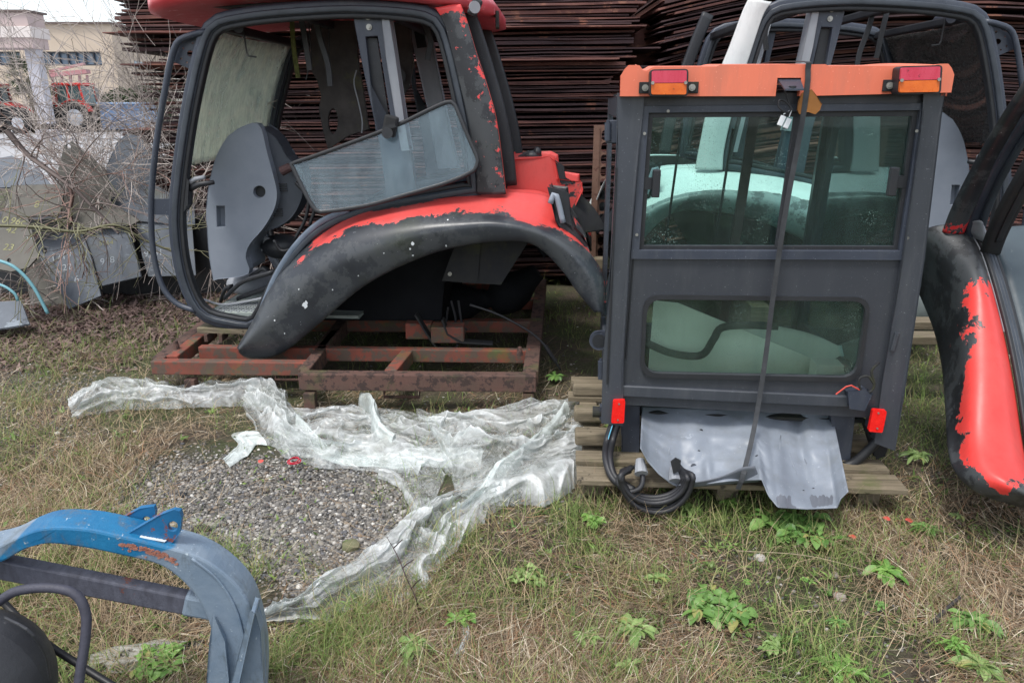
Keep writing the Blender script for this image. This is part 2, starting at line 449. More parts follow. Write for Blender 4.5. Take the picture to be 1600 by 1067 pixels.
# receding right flank, turned away
xr2 = onY(262, 50, YB + 14).x
MB().prism([Vector((xR, YB + .003, 0)), Vector((xr2, YB + 14, 0)), Vector((xr2, YB + 14, ztop)), Vector((xR, YB + .003, ztop))], (-.4, .3, 0)).build('wall', m_stucco, off)
MB().box(((xL + xR) / 2, YB + 8, ztop - .2), (xR - xL - .9, 15, .2)).build('roof', m_coping, off)
MB().box(((xL + xR) / 2, YB + .1, ztop + .06), (xR - xL + .2, .7, .12)).build('coping', m_coping, off)
MB().bar((xR + .1, YB + .2, ztop + .06), (xr2, YB + 14, ztop + .06), .5, .12).build('coping', m_coping, off)
for (a, b, n) in ((wx0, wx1, 8), (ux0, ux1, 5)):
    fr = MB(); pane = MB()
    for k in range(n + 1): fr.box((a + (b - a) * k / n, YB + .18, (zw0 + zw1) / 2), (.1, .1, zw1 - zw0))
    fr.box(((a + b) / 2, YB + .18, zw0 + .05), (b - a, .14, .1)); fr.box(((a + b) / 2, YB + .18, zw1 - .05), (b - a, .14, .1))
    w = fr.build('window', m_wframe, off)
    pane.box(((a + b) / 2, YB + .3, (zw0 + zw1) / 2), (b - a, .03, zw1 - zw0 - .1)); pane.build('pane', m_win, w)
f2 = MB(); q = .52
p0 = Vector((xR, YB + .003, 0)).lerp(Vector((xr2, YB + 14, 0)), .28); p1 = Vector((xR, YB + .003, 0)).lerp(Vector((xr2, YB + 14, 0)), .7)
f2.prism([p0 + Vector((.02, -.02, zw0)), p1 + Vector((.02, -.02, zw0)), p1 + Vector((.02, -.02, zw1 - .4)), p0 + Vector((.02, -.02, zw1 - .4))], (-.05, .03, 0)).build('window', m_win, off)

YC = 34
can = thing('canopy_building', 'pinkish entrance canopy with pale band on a square leaning-looking pillar', 'canopy', (onY(20, 168, YC).x, YC, 0))
zc1, zc0 = onY(40, 19, YC).z, onY(45, 76, YC).z
xc1 = onY(49, 60, YC).x; xc0 = onY(-160, 60, YC).x
MB().box(((xc0 + xc1) / 2, YC + .6, (zc0 + zc1) / 2), (xc1 - xc0, 1.2, zc1 - zc0)).build('canopy_slab', m_stucco2, can, bevel=.03)
MB().box(((xc0 + xc1) / 2, YC + .6, zc0 + (zc1 - zc0) * .45), (xc1 - xc0 + .16, 1.36, .45)).build('band', m_band, can, bevel=.02)
MB().box(((xc0 + xc1) / 2, YC + .6, zc1 + .04), (xc1 - xc0 + .2, 1.4, .08)).build('coping', m_coping, can)
m_pillar = M('pale_grey_pillar', lin((186, 184, 190)), lin((172, 170, 178)), 1, .8, bmp=.1)
xp = onY(45, 110, YC).x
MB().box((xp, YC + .6, (zc0 + .5) / 2 + .25), (.52, .52, zc0 - .5)).build('pillar', m_pillar, can, bevel=.03)
MB().box((xp, YC + .6, .25), (.75, .75, .5)).build('plinth', m_pillar, can, bevel=.03)

# --- far hedge, palm, blue container, lift
def leafcloud(name, n, centre, size, leaf, c1, c2, seed, mat, parent=None):
    rs = np.random.RandomState(seed)
    d = rs.normal(size=(n, 3)); d /= np.linalg.norm(d, axis=1)[:, None]; r = rs.uniform(.35, 1, n) ** .5
    lump = 1 + .3 * fbm(d[:, 0] * 2 + seed, d[:, 1] * 2, d[:, 2] * 2, seed)
    P = d * (r * lump)[:, None] * np.array(size) + np.array(centre)
    a = rs.normal(size=(n, 3)); a /= np.linalg.norm(a, axis=1)[:, None]; b = np.cross(a, rs.normal(size=(n, 3))); b /= np.linalg.norm(b, axis=1)[:, None]
    L = leaf * rs.uniform(.6, 1.3, (n, 1))
    V = np.stack([P - a * L, P - b * L * .45, P + a * L, P + b * L * .45], 1).reshape(-1, 3)
    Fq = np.arange(4 * n).reshape(-1, 4)
    t = rs.uniform(0, 1, (n, 1)); cols = np.array(c1) * (1 - t) + np.array(c2) * t
    return npmesh(name, V, Fq, mat, np.repeat(cols, 4, 0), parent=parent)
m_leaf = vcol_mat('leaf', .6, .2)
for k, (px, w_, h_) in enumerate(((150, 3.2, 1.7), (190, 3.6, 2.0), (232, 3.0, 2.4))):
    c = onY(px, 168, 52); t_ = thing('hedge_shrub', ['low dark evergreen shrub right behind the larger red tractor', 'rounded green shrub above the pale blue container', 'tall green shrub half hidden by the rusty sheet stack'][k], 'shrub', (c.x, 52, 0), 'green shrubs in front of the beige building')
    leafcloud('foliage', 2600, (c.x, 52, h_ * .62), (w_ * .55, 1.2, h_ * .62), .13, (.03, .05, .025), (.07, .1, .045), 5 + k, m_leaf, t_)
    MB().tube([(c.x, 52, 0), (c.x + .1, 52, h_ * .6)], [.09, .04], 7).build('trunk', m_wood, t_)
# palm
c = onY(52, 168, 44); palm = thing('palm_tree', 'small fan palm with green fronds behind the grey pillar', 'palm tree', (c.x, 44, 0))
MB().tube([(c.x, 44, 0), (c.x + .1, 44, 1.5), (c.x + .1, 44, 2.9)], [.28, .24, .2], 10).build('trunk', m_wood, palm, smooth=True)
rs = random.Random(3); V = []; Fq = []; cc = []
for k in range(46):
    az = rs.uniform(0, 2 * pi); el = rs.uniform(-.7, 1.25); L = rs.uniform(1.0, 1.9)
    d = Vector((cos(az) * cos(el), sin(az) * cos(el), sin(el))); base = Vector((c.x + .1, 44, 2.9)); hub = base + d * L * .55
    s_ = d.cross(Vector((0, 0, 1))).normalized()
    for j in range(13):
        a = (j - 6) / 6 * 1.15; dd = (d * cos(a) + s_ * sin(a)).normalized(); tip = hub + dd * L * .6 - Vector((0, 0, .25 * abs(a) + .1)); wv = dd.cross(d.cross(s_)).normalized() * .035
        b = len(V); V += [hub, hub.lerp(tip, .5) + wv, tip, hub.lerp(tip, .5) - wv]; Fq.append((b, b + 1, b + 2, b + 3)); q = rs.uniform(.6, 1.3); cc += [(.06 * q, .085 * q, .045 * q)] * 4
    b = len(V); wv = s_ * .02; V += [base - wv, hub - wv, hub + wv, base + wv]; Fq.append((b, b + 1, b + 2, b + 3)); cc += [(.08, .09, .05)] * 4
npmesh('crown', np.array([tuple(v) for v in V]), np.array(Fq), m_leaf, np.array(cc), parent=palm)
# container
m_blue_c = M('pale_blue_sheet', lin((146, 168, 196)), lin((130, 152, 182)), 1, .6, bmp=.1)
Yk = 46; a = onY(160, 200, Yk); b = onY(222, 200, Yk); zt = onY(190, 163, Yk).z
cont = thing('container', 'pale blue ribbed container right of the red tractors', 'container', ((a.x + b.x) / 2, Yk, 0))
k = MB(); nx = 34
prof = []
for i in range(nx * 2 + 1):
    x = a.x + (b.x - a.x) * i / (nx * 2); prof.append(Vector((x, Yk - (.06 if i % 2 else 0), .15)))
k.prism(prof + [Vector((b.x, Yk + 2.2, .15)), Vector((a.x, Yk + 2.2, .15))], (0, 0, zt - .15)).build('body', m_blue_c, cont)
MB().box(((a.x + b.x) / 2, Yk + 1.1, zt + .05), (b.x - a.x + .15, 2.45, .1)).build('rim', m_blue_c, cont, bevel=.02)
MB().box(((a.x + b.x) / 2, Yk + 1.1, .1), (b.x - a.x - .4, 2.0, .2)).build('skid', m_black, cont)

# --- tractors
m_tred = M('tractor_red', lin((196, 44, 36)), lin((180, 36, 30)), 3, .35, bmp=.05)
m_tyre = M('tyre_rubber', (.018, .018, .02), (.03, .03, .03), 6, .8, bmp=.3)
m_rim = M('silver_rim', lin((190, 192, 198)), lin((170, 172, 180)), 3, .4, .3, bmp=.05)
m_tglass = M('tractor_glass', lin((90, 118, 118)), lin((60, 84, 88)), .8, .15, bmp=0)
def wheel(parent, c, r, w):
    c = Vector(c); y = Vector((0, 1, 0))
    t = MB()
    P = [c + Vector((cos(2 * pi * i / 28) * r * .76, 0, sin(2 * pi * i / 28) * r * .76)) for i in range(28)]
    prof = [(-w / 2, -.12 * r), (-w / 2 * 1.05, .08 * r), (-w * .38, .2 * r), (w * .38, .2 * r), (w / 2 * 1.05, .08 * r), (w / 2, -.12 * r)]
    b = len(t.v)
    for p in P:
        rad = (p - c).normalized()
        for (x, h) in prof: t.v.append(tuple(p + y * x + rad * h))
    for i in range(28):
        j = (i + 1) % 28
        for k_ in range(6): t.f.append((b + i * 6 + k_, b + i * 6 + (k_ + 1) % 6, b + j * 6 + (k_ + 1) % 6, b + j * 6 + k_))
    for i in range(22):
        a = 2 * pi * i / 22
        for sgn in (-1, 1):
            a2 = a + (.14 if sgn > 0 else 0)
            p = c + Vector((cos(a2) * r * .965, 0, sin(a2) * r * .965)) + y * (sgn * w * .24)
            q = c + Vector((cos(a2 + .16) * r * .965, 0, sin(a2 + .16) * r * .965)) + y * (sgn * .02)
            t.bar(q, p + y * sgn * w * .2, .06, .09, (p - c).normalized())
    wh = thing_part('wheel', parent)
    tt = t.build('tyre', m_tyre, wh)
    rm = MB(); rm.tube([c - y * (w * .44), c - y * (w * .28), c - y * (w * .22), c - y * (w * .1)], [r * .56, r * .52, r * .26, r * .26], 24)
    rm.disc(c - y * (w * .36), (0, 1, 0), r * .16, .2, 14); rm.build('rim', m_rim, wh, smooth=False)
def thing_part(name, parent):
    o = bpy.data.objects.new(name, None); scene.collection.objects.link(o); o.parent = parent
    o.matrix_parent_inverse = Matrix.Translation(-Vector(parent.location)); o.empty_display_size = .1
    return o
def tractor(px, Y, label, scale=1.0, flip=1):
    o = onY(px, 168, Y); T = Vector((o.x, Y, 0)); S = scale
    def L(x, y, z): return T + Vector((x * S * flip, y * S, z * S))
    root = thing('tractor', label, 'tractor', T, 'red tractors parked in the yard')
    for y in (-.75, .95): wheel(root, L(.95, y, .86), .86 * S, .5 * S)
    for y in (-.7, .9): wheel(root, L(-1.35, y, .62), .62 * S, .4 * S)
    MB().box(L(-.3, .1, .85), (2.6 * S, .6 * S, .45 * S)).build('chassis', m_black, root, bevel=.04)
    hood = [(-2.0, .85), (-2.0, 1.25), (-1.75, 1.45), (-.2, 1.72), (-.2, .95)]
    MB().prism([L(x, -.28, z) for x, z in hood], (0, .76 * S, 0)).build('bonnet_side', m_black, root, bevel=.04)
    MB().prism([L(x, -.32, z) for x, z in ((-2.03, 1.22), (-2.03, 1.3), (-1.75, 1.52), (-.2, 1.8), (-.2, 1.68), (-1.7, 1.42))], (0, .84 * S, 0)).build('bonnet', m_tred, root, bevel=.03)
    MB().box(L(.55, .1, 1.25), (1.3 * S, .9 * S, .6 * S)).build('cab_floor', m_black, root, bevel=.03)
    for y in (-1.0, .68):
        f = [Vector((L(.95 + 1.02 * cos(a), y, .86 + 1.02 * sin(a)))) for a in np.linspace(2.5, .35, 10)]
        f2 = [Vector((L(.95 + .96 * cos(a), y, .86 + .96 * sin(a)))) for a in np.linspace(.35, 2.5, 10)]
        MB().prism(f + f2, (0, .52 * S, 0)).build('mudguard', m_tred, root)
    cabg = [(-.15, 1.5), (-.02, 2.62), (1.3, 2.66), (1.5, 1.55)]
    MB().prism([L(x, -.62, z) for x, z in cabg], (0, 1.44 * S, 0)).build('cab_glass', m_tglass, root)
    for y in (-.65, .85):
        for (a, b) in (((-.2, 1.45), (-.05, 2.65)), ((.62, 1.5), (.6, 2.65)), ((1.52, 1.5), (1.32, 2.68))):
            MB().bar(L(a[0], y, a[1]), L(b[0], y, b[1]), .1 * S, .09 * S, (0, 1, 0)).build('cab_post', m_tred, root)
    MB().box(L(.6, .1, 2.74), (1.75 * S, 1.7 * S, .16 * S)).build('cab_roof', m_tred, root, bevel=.05)
    MB().tube([L(-.35, -.35, 1.6), L(-.35, -.35, 2.5)], .05 * S, 8).build('exhaust', m_black, root)
    MB().box(L(1.4, -.8, 1.62), (.05, .3, .12)).build('tail_light', m_red, root)
tractor(104, 46, 'red tractor with silver wheel rims parked beside the pale blue container', .98, 1)
tractor(2, 44, 'red tractor cut by the left edge of the photo, green cab windows', .95, -1)
# lift / crane body behind
m_pinkr = M('faded_pink_metal', lin((176, 112, 116)), lin((176, 150, 150)), 2, .6)
Yl = 50; o = onY(115, 168, Yl)
lf = thing('harvester', 'pale farm machine with a red folded boom behind the tractors', 'farm machine', (o.x, Yl, 0))
a_, b_ = onY(78, 112, Yl), onY(132, 100, Yl); MB().bar(a_, b_, .2, .14).build('boom', m_pinkr, lf)
MB().bar(onY(80, 118, Yl), onY(138, 112, Yl), .5, .25).build('boom_frame', m_pinkr, lf)
k = MB()
for px in (82, 96, 110, 124, 136): k.bar(onY(px, 118, Yl), Vector((onY(px, 168, Yl).x, Yl, 0)), .12, .12, (0, 1, 0))
k.bar(onY(80, 135, Yl), onY(138, 132, Yl), .14, .14); k.build('support_frame', m_pinkr, lf)
MB().box((o.x, Yl + .8, 2.2), (2.4, .7, .8)).build('body', m_lgrey, lf, bevel=.05)

# ================================================================= RUSTY SHEET STACKS
m_sheet = M('rusty_sheet_steel', lin((128, 84, 74)), lin((78, 52, 50)), 2.2, .75, bmp=.5, bd=.004, spots=lin((138, 96, 80)), spot_amt=.57, spot_scale=5, stretch=(1, 1, 6))
m_sheet2 = M('dark_rusty_sheet_steel', lin((84, 58, 56)), lin((54, 40, 44)), 2.2, .75, bmp=.5, bd=.004, spots=lin((128, 84, 68)), spot_amt=.6, spot_scale=5, stretch=(1, 1, 6))
def stack(zs, xl, xr, yf, depth, zoff, label, group, seed, nseg=22):
    rs = np.random.RandomState(seed); first = None
    for i, (z, th) in enumerate(zs):
        a, b = xl(z, rs), xr(z, rs); y0 = yf + rs.normal() * .022 + .05 * float(vnoise(z * 3.1, seed + 3.)); 
        y0 += (-.16 if rs.rand() < .05 else 0)
        mb = MB(); jag = rs.uniform(-.05, .05, (2, nseg + 1)); tilt = rs.uniform(-.012, .012); bk = rs.uniform(-.05, .05); ph = rs.uniform(0, 9)
        bot = []; N = nseg
        for s in range(N + 1):
            x = a + (b - a) * s / N
            zz = z + zoff(x) + .006 * float(vnoise(x * 2.3 + ph, i * .37, 0, seed)) + tilt * (x - (a + b) / 2) * .3
            yy = y0 + .018 * float(vnoise(x * 3. + ph, i, 1, seed)) + (.03 * float(vnoise(x * 11, i, 2, seed)) if rs.rand() < .2 else 0)
            bot.append((x + (0.0), yy, zz))
        for (x, yy, zz) in bot: mb.v += [(x, yy, zz), (x, yy, zz + th), (x + (jag[0, 0] if x < (a + b) / 2 else jag[1, 0]), yf + depth, zz + th + .035), (x, yf + depth, zz)]
        for s in range(N):
            q = s * 4
            for k in range(4): mb.f.append((q + k, q + (k + 1) % 4, q + 4 + (k + 1) % 4, q + 4 + k))
        mb.f.append((0, 3, 2, 1)); q = N * 4; mb.f.append((q, q + 1, q + 2, q + 3))
        o = mb.build('rusty_sheet', m_sheet if rs.rand() < .45 else m_sheet2)
        tag(o, label, 'metal sheet', group)
def layers(z0, z1, seed, big=.03):
    rs = np.random.RandomState(seed); z = z0; out = []
    while z < z1:
        th = rs.choice([.008, .012, .018, .028], p=[.35, .35, .2, .1]); gap = rs.choice([.005, .010, .015, .022], p=[.35, .35, .2, .1])
        out.append((z, th)); z += th + gap
    return out
def xl1(z, rs):
    e = -3.30 + .10 * float(vnoise(z * 2.2, 4.0)) + abs(rs.normal()) * .11
    if 1.98 < z < 2.05: e += .28
    if z < 1.42 and z > 1.3: e -= .3
    return e
def xr1(z, rs):
    c = .98 + .14 * sin(z * 2.9 + .6) + .10 * float(vnoise(z * 2.7, 9.0))
    return c + rs.normal() * .045 + (.2 if rs.rand() < .06 else 0)
stack(layers(.06, 2.75, 5), xl1, xr1, 6.75, 2.6, lambda x: .012 * x, 'long rusty steel sheet lying in the left-hand stack behind the red-roofed cab', 'rusty sheets in the left stack', 11)
def xl2(z, rs): return 1.42 + .12 * float(vnoise(z * 2.5, 3.0)) + rs.normal() * .06
def xr2f(z, rs): return 7.2 + rs.normal() * .1
def zo2(x):
    t = x - 3.5
    return -.055 * t * t if t < 0 else -.028 * t * t
stack(layers(.05, 3.15, 8), xl2, xr2f, 6.75, 2.6, lambda x: zo2(x) + .1, 'long bowed rusty steel sheet lying in the right-hand stack', 'rusty sheets in the right stack', 23)
# upright sheets leaning in the gap between the stacks
for k, (px, py0, py1, w, Y) in enumerate(((1002, 40, 300, .5, 7.4), (1022, 10, 420, .6, 8.2), (985, 230, 420, .5, 7.9))):
    a = onY(px, py0, Y); b = onY(px, py1, Y)
    tag(MB().grid(lambda u, v: Vector((a.x - w / 2 + w * u, Y + .35 * v * 0 + .05 * sin(u * 3), (max(0.02, b.z) if k else .02) * (1 - v) + a.z * v + .03 * sin(u * 14) * v)), 8, 4).build('leaning_sheet', m_sheet if k == 0 else m_sheet2, thick=.02),
        ['brownish steel offcut standing nearest in the dark gap between the stacks', 'tallest dark steel offcut standing deep in the gap between the stacks', 'low dark steel offcut standing beside the left stack in the gap'][k], 'metal sheet')
bkp = onY(1015, 0, 9.6)
tag(MB().grid(lambda u, v: Vector((bkp.x - 1.6 + 3.2 * u, 9.6 + .1 * sin(u * 9) + .25 * v, .0 + (bkp.z + .3) * v)), 30, 6).build('sky_block_sheet', m_sheet2, thick=.03), 'wide dark sheet added far behind the gap between the stacks to block the bright sky', 'metal sheet')  # added backing: keeps bright sky from showing through the gap
# perforated panel
m_perf = M('pale_rusty_panel', lin((128, 100, 84)), lin((104, 76, 64)), 6, .8, bmp=.4, spots=lin((86, 54, 44)), spot_amt=.58)
Yp = 6.35; a = onY(927, 196, Yp); zt = a.z; cw, ch = .078, .098; x0 = a.x + .06
mb = MB(); ncol, nrow = 4, 12
def slot(cx, cz, w, h, n=5):
    r = w / 2; L = []
    for s, cc_ in ((1, cz + h / 2 - r), (-1, cz - h / 2 + r)):
        for k in range(n + 1):
            an = pi * k / n + (0 if s > 0 else pi); L.append(Vector((cx + r * cos(an), Yp, cc_ + r * sin(an))))
    return L
W_ = ncol * cw; H_ = nrow * ch
holes = [slot(x0 + (i + .5) * cw, zt - .03 - (j + .5) * ch, cw * .68, ch * .84) for i in range(ncol) for j in range(nrow)]
mb.prism([[Vector((x0 - .055, Yp, zt - H_ - .06)), Vector((x0 + W_ + .02, Yp, zt - H_ - .06)), Vector((x0 + W_ + .02, Yp, zt)), Vector((x0 - .055, Yp, zt))]] + holes, (0, .012, 0))
mb.box((x0 - .03, Yp - .012, (zt - H_ - .06) / 2 + zt / 2), (.05, .02, H_ + .06))
for x in (x0 - .03, x0 + W_): mb.box((x, Yp, (zt - H_ - .06) / 2), (.04, .04, zt - H_ - .06))
tag(mb.build('perforated_panel', m_perf), 'rusty perforated panel with rows of slots standing between the two cabs', 'panel')
# ================================================================= TRACTOR CABS (A = red, near left; C = mirrored pale one behind)
FA = Frame((-0.6, 4.0, 0), 3.5)
CW = 1.34   # distance between the near and the far side ring
def PA(l, off): return FA.pts(l, off)
def shift(pts, w): return [p + FA.w * w for p in pts]
ring_px = [(745, 298), (743, 268), (728, 180), (706, 80), (690, 38), (660, 20), (560, 12), (450, 17), (375, 26), (337, 38), (318, 72), (296, 170), (280, 280), (276, 350), (285, 420), (303, 470), (325, 494), (360, 504), (398, 507),
           (420, 478), (447, 425), (482, 380), (522, 350), (585, 328), (665, 312)]
def closed_curve(pts, n):
    return smooth_curve(pts + [pts[0]], n)[:-1]
def rrect(cx, cy, w, h, r, n=3):
    L = []
    for (sx, sy, a0) in ((1, 1, 0), (-1, 1, pi / 2), (-1, -1, pi), (1, -1, 3 * pi / 2)):
        for k in range(n + 1):
            a = a0 + pi / 2 * k / n; L.append((cx + sx * (w / 2 - r) + r * cos(a), cy + sy * (h / 2 - r) + r * sin(a)))
    return L
lip = [(374, 549), (384, 556), (412, 556), (442, 545), (480, 515), (520, 480), (560, 448), (600, 424), (650, 402), (700, 386), (760, 376), (820, 376), (850, 390), (880, 420), (905, 455), (930, 487)]
mid = [(373, 546), (386, 533), (408, 512), (432, 492), (462, 462), (502, 425), (550, 400), (600, 381), (655, 365), (710, 356), (770, 351), (830, 360), (872, 380), (904, 410), (928, 448), (937, 487)]
upp = [(373, 541), (392, 510), (408, 480), (426, 450), (452, 420), (502, 387), (548, 363), (602, 348), (660, 339), (720, 336), (780, 339), (832, 350), (882, 370), (918, 395), (940, 430), (944, 486)]
re1 = [(392, 512), (404, 492), (420, 466), (440, 436), (466, 405), (512, 368), (555, 344), (605, 330), (660, 320), (715, 316), (770, 316), (820, 322), (862, 334), (890, 350), (908, 366), (916, 380)]
re2 = [(400, 500), (410, 480), (425, 450), (446, 416), (474, 384), (516, 352), (562, 330), (615, 316), (665, 308), (715, 303), (765, 301), (812, 301), (850, 306), (872, 318), (892, 336), (905, 352)]
def cab(kind, root, fender_peel, pillar_peel, body_paint, full=True):
    A = kind == 'A'; U = Vector((0, 0, 1))
    near = smooth_curve(PA(ring_px + [ring_px[0]], .30), 90)[:-1]
    for w, nm in ((0, 'door_frame'), (CW, 'door_frame')):
        pr = [(x, y) for x, y in rrect(0, 0, .075, .07, .016)]
        o = MB().sweep(shift(near, w), pr, FA.w, closed=True).build(nm, m_frame, root, smooth=True)
        MB().sweep(shift(near, w - .022), [(a - .001, b) for a, b in rrect(.012, -.02, .034, .022, .008)], FA.w, closed=True).build('door_seal', m_seal, o, smooth=True)
        MB().sweep(shift(near, w), [(a, b) for a, b in rrect(.044, -.01, .026, .05, .008)], FA.w, closed=True).build('rubber_lip', m_rubber, o, smooth=True)
    # B pillar near, with slot and bolts
    out = PA([(550, 16), (598, 14), (612, 90), (640, 230), (652, 305), (606, 318), (594, 230), (566, 100)], .30)
    slot_ = PA([(571, 58), (590, 57), (600, 120), (612, 195), (588, 203), (579, 130)], .30)
    for w in (0, CW):
        MB().prism([shift(out, w), shift(slot_, w)], FA.w * .05).build('door_pillar', m_frame, root, bevel=.004)
    MB().prism(PA([(573, 60), (589, 60), (610, 200), (590, 205)], .335), FA.w * .01).build('pillar_channel', m_black, root)
    tr = PA([(596, 16), (606, 16), (618, 90), (632, 190), (640, 235), (628, 235), (616, 170), (603, 90)], .285)
    MB().prism(tr, FA.w * .09).build('pillar_trim', m_lgrey, root, bevel=.004)
    trf = PA([(642, 44), (671, 44), (682, 100), (708, 231), (716, 262), (686, 262), (668, 170), (652, 100)], .30 + CW - .06)
    o = MB().prism(trf, FA.w * .05).build('pillar_trim', m_lgrey, root, bevel=.01)
    MB().prism(PA([(647, 50), (662, 50), (667, 74), (652, 76)], .30 + CW - .066), FA.w * .004).build('trim_pocket', m_black, o)
    for (x, y) in ((575, 27), (577, 43)):
        c = FA.pt(x, y, .30); b = MB().disc(c, -FA.w, .016, .008, 16).disc(c - FA.w * .008, -FA.w, .009, .006, 6); b.build('bolt', m_bolt, root)
    # rear pillar: painted outer panel
    rp = PA([(683, 12), (719, 9), (728, 32), (761, 137), (776, 195), (790, 303), (747, 303), (746, 262), (733, 185), (711, 92), (696, 35)], .265)
    pan = MB()
    Lf = smooth_curve(PA([(683, 12), (696, 35), (711, 92), (733, 185), (746, 262), (747, 303)], .262), 60)
    Rt = smooth_curve(PA([(719, 9), (728, 32), (744, 85), (761, 137), (776, 195), (790, 303)], .262), 60)
    pan.loft([Lf, [a.lerp(b, .5) - FA.w * .012 for a, b in zip(Lf, Rt)], Rt], 60, sub=8, att=lambda t, s: (.3 - s * 9 if s < .05 else -.17 + .06 * (t - 1)))
    pan.build('rear_pillar_panel', pillar_peel, root, smooth=True, thick=.03, thick_off=1 if A else -1)
    MB().tube([p - FA.w * .004 for p in Rt], .006, 6).build('pillar_edge', body_paint, root)
    for w in ((0, CW) if A else (CW,)):
        MB().sweep(shift(smooth_curve(PA([(724, 2), (745, 60), (775, 160), (790, 230), (797, 290)], .5), 30), w if w == 0 else CW - .4), rrect(0, 0, .085, .06, .015), FA.w).build('rear_window_frame', m_black, root, smooth=True)
    # rails across
    cr = MB()
    for (x, y) in ((340, 38), (460, 17), (600, 12), (692, 36)):
        a = FA.pt(x, y, .3) - U * .01; cr.bar(a, a + FA.w * CW, .05, .05)
    cr.build('roof_rails', m_black, root, bevel=.01)
    MB().bar(FA.pt(360, 506, .3), FA.pt(360, 506, .3) + FA.w * CW, .08, .06).build('front_sill', m_black, root, bevel=.01)
    # windscreen between near and far front pillars
    e = smooth_curve(PA([(330, 46), (312, 95), (296, 165), (284, 262)], .32), 20)
    ws = [p - FA.u * .0 for p in e]
    gl = MB(); gl.loft([ws, [p + FA.w * (CW / 2) - FA.u * .07 for p in ws], [p + FA.w * (CW - .06) for p in ws]], 20, sub=10)
    gl.build('windscreen', m_glass_moss if A else m_mesh_glass, root, smooth=True, thick=.005)
    # roller blind and its hooks
    a = FA.pt(372, 44, .42); b = FA.pt(372, 44, 1.55)
    rb = MB().tube([a, b], .028, 12).build('roller_blind', m_frame, root)
    for f in (.05, .86):
        c = a.lerp(b, f); MB().tube([c + FA.u * .03, c + FA.u * .035 - U * .13, c + FA.u * .045 - U * .15, c + FA.u * .09 - U * .155], .005, 6).build('blind_hook', m_wire, rb)
    # console
    con = PA([(378, 198), (405, 195), (418, 240), (430, 285), (433, 305), (428, 328), (412, 356), (390, 382), (384, 402), (388, 428), (340, 436), (333, 434), (326, 393), (323, 340), (324, 304), (330, 272), (340, 240), (356, 214)], .62)
    con = closed_curve(con, 70)
    hol = [PA([(405 + 9.5 * cos(a), 300 + 9.5 * sin(a)) for a in np.linspace(0, 2 * pi, 20)[:-1]], .62), PA([(338, 322), (351, 322), (352, 355), (339, 355)], .62)]
    MB().prism([con] + hol, FA.w * .06).build('console_panel', m_grey, root, bevel=.008)
    con2 = [p.lerp(sum(con, Vector()) / len(con), .05) + FA.w * .06 for p in con]
    o = MB().prism(con2, FA.w * .22).build('console', m_grey, root, bevel=.02)
    MB().prism(PA([(395, 290), (415, 290), (415, 312), (395, 312)], .66), FA.w * .02).build('dark_recess', m_rubber, o)
    bk = PA([(408, 197), (432, 215), (450, 245), (470, 262), (474, 300), (460, 335), (440, 352), (420, 360), (412, 356), (432, 325), (436, 300), (420, 240)], .68)
    bk = closed_curve(bk, 60)
    d = MB().prism(bk, FA.w * .14).build('dashboard', m_dgrey, root, bevel=.03)
    for (x, y) in ((402, 203), (414, 208)):
        MB().box(FA.pt(x, y, .72), (.045, .12, .012), Matrix.Rotation(-.3, 3, 'Y')).build('air_vent', m_black, d)
    for (x, y) in ((441, 293), (434, 332)):
        c = FA.pt(x, y, .675); v = MB()
        for k in range(4): v.box(c + U * (k - 1.5) * .014, (.06, .012, .006))
        v.build('air_vent', m_black, d)
    MB().tube(PA([(440, 268), (452, 262), (458, 262)], .6), [.03, .028, .02], 12).build('steering_stub', m_sheet2, d)
    # hoses/looms hanging
    for pl in ([(470, 262), (482, 300), (478, 340), (460, 375)], [(462, 285), (490, 320), (484, 352)], [(428, 375), (440, 392), (462, 388), (470, 395)]):
        MB().tube(PA(pl, .62), .011, 8, n=16).build('wiring', m_wire, root, smooth=True)
    # floor, pedals, seat mount
    fz = FA.pt(395, 500, .33).z + .02
    f0 = FA.pt(318, 470, .34); uu = [(FA.pt(x, 490, .33) - FA.o).dot(FA.u) for x in (318, 415, 560)]
    fl = MB(); fl.prism([FA.loc(uu[0] + .02, .33, fz), FA.loc(uu[2], .33, fz), FA.loc(uu[2], 1.6, fz), FA.loc(uu[0] + .02, 1.6, fz)], (0, 0, .02)); fl.build('floor', m_floor, root, bevel=.004)
    tread = MB()
    for i in range(16):
        for j in range(7): tread.box(FA.loc(uu[0] + .06 + i * .024, .37 + j * .035 + (i % 2) * .017, fz + .022), (.012, .022, .004))
    tread.build('floor_tread', m_lgrey, root)
    for k, pl in enumerate(([(352, 465), (380, 440), (430, 424)], [(372, 466), (420, 448), (445, 430)], [(345, 470), (352, 452), (362, 448)], [(392, 432), (410, 420), (420, 424)])):
        MB().sweep(smooth_curve(PA(pl, .5 + .06 * k), 10), rrect(0, 0, .055, .03, .01), U).build('pedal_arm', m_black, root, smooth=True)
    MB().box(FA.pt(425, 385, .8), (.12, .02, .1), Matrix.Rotation(.35, 3, 'Y')).build('label_board', m_lgrey, root)
    MB().ball(FA.pt(440, 385, .85), .14, 1.0, .8, .6).build('gear_cover', m_black, root, smooth=True)
    MB().tube(PA([(318, 468), (350, 476), (400, 468), (430, 460)], .42), .007, 6, n=16).build('cable', m_lgrey, root)
    tw = MB().ball(FA.pt(395, 440, 1.0), .17, 1.0, 1.3, .5).build('wheel_arch_trim', m_lgrey, root, smooth=True)
    # seal strip along the fender and dark wheel housing
    MB().sweep(smooth_curve(PA([(401, 504), (413, 474), (432, 430), (462, 384), (500, 348), (545, 328)], .262), 40), rrect(0, 0, .036, .03, .012), FA.w).build('fender_seal', m_sealblue, root, smooth=True)
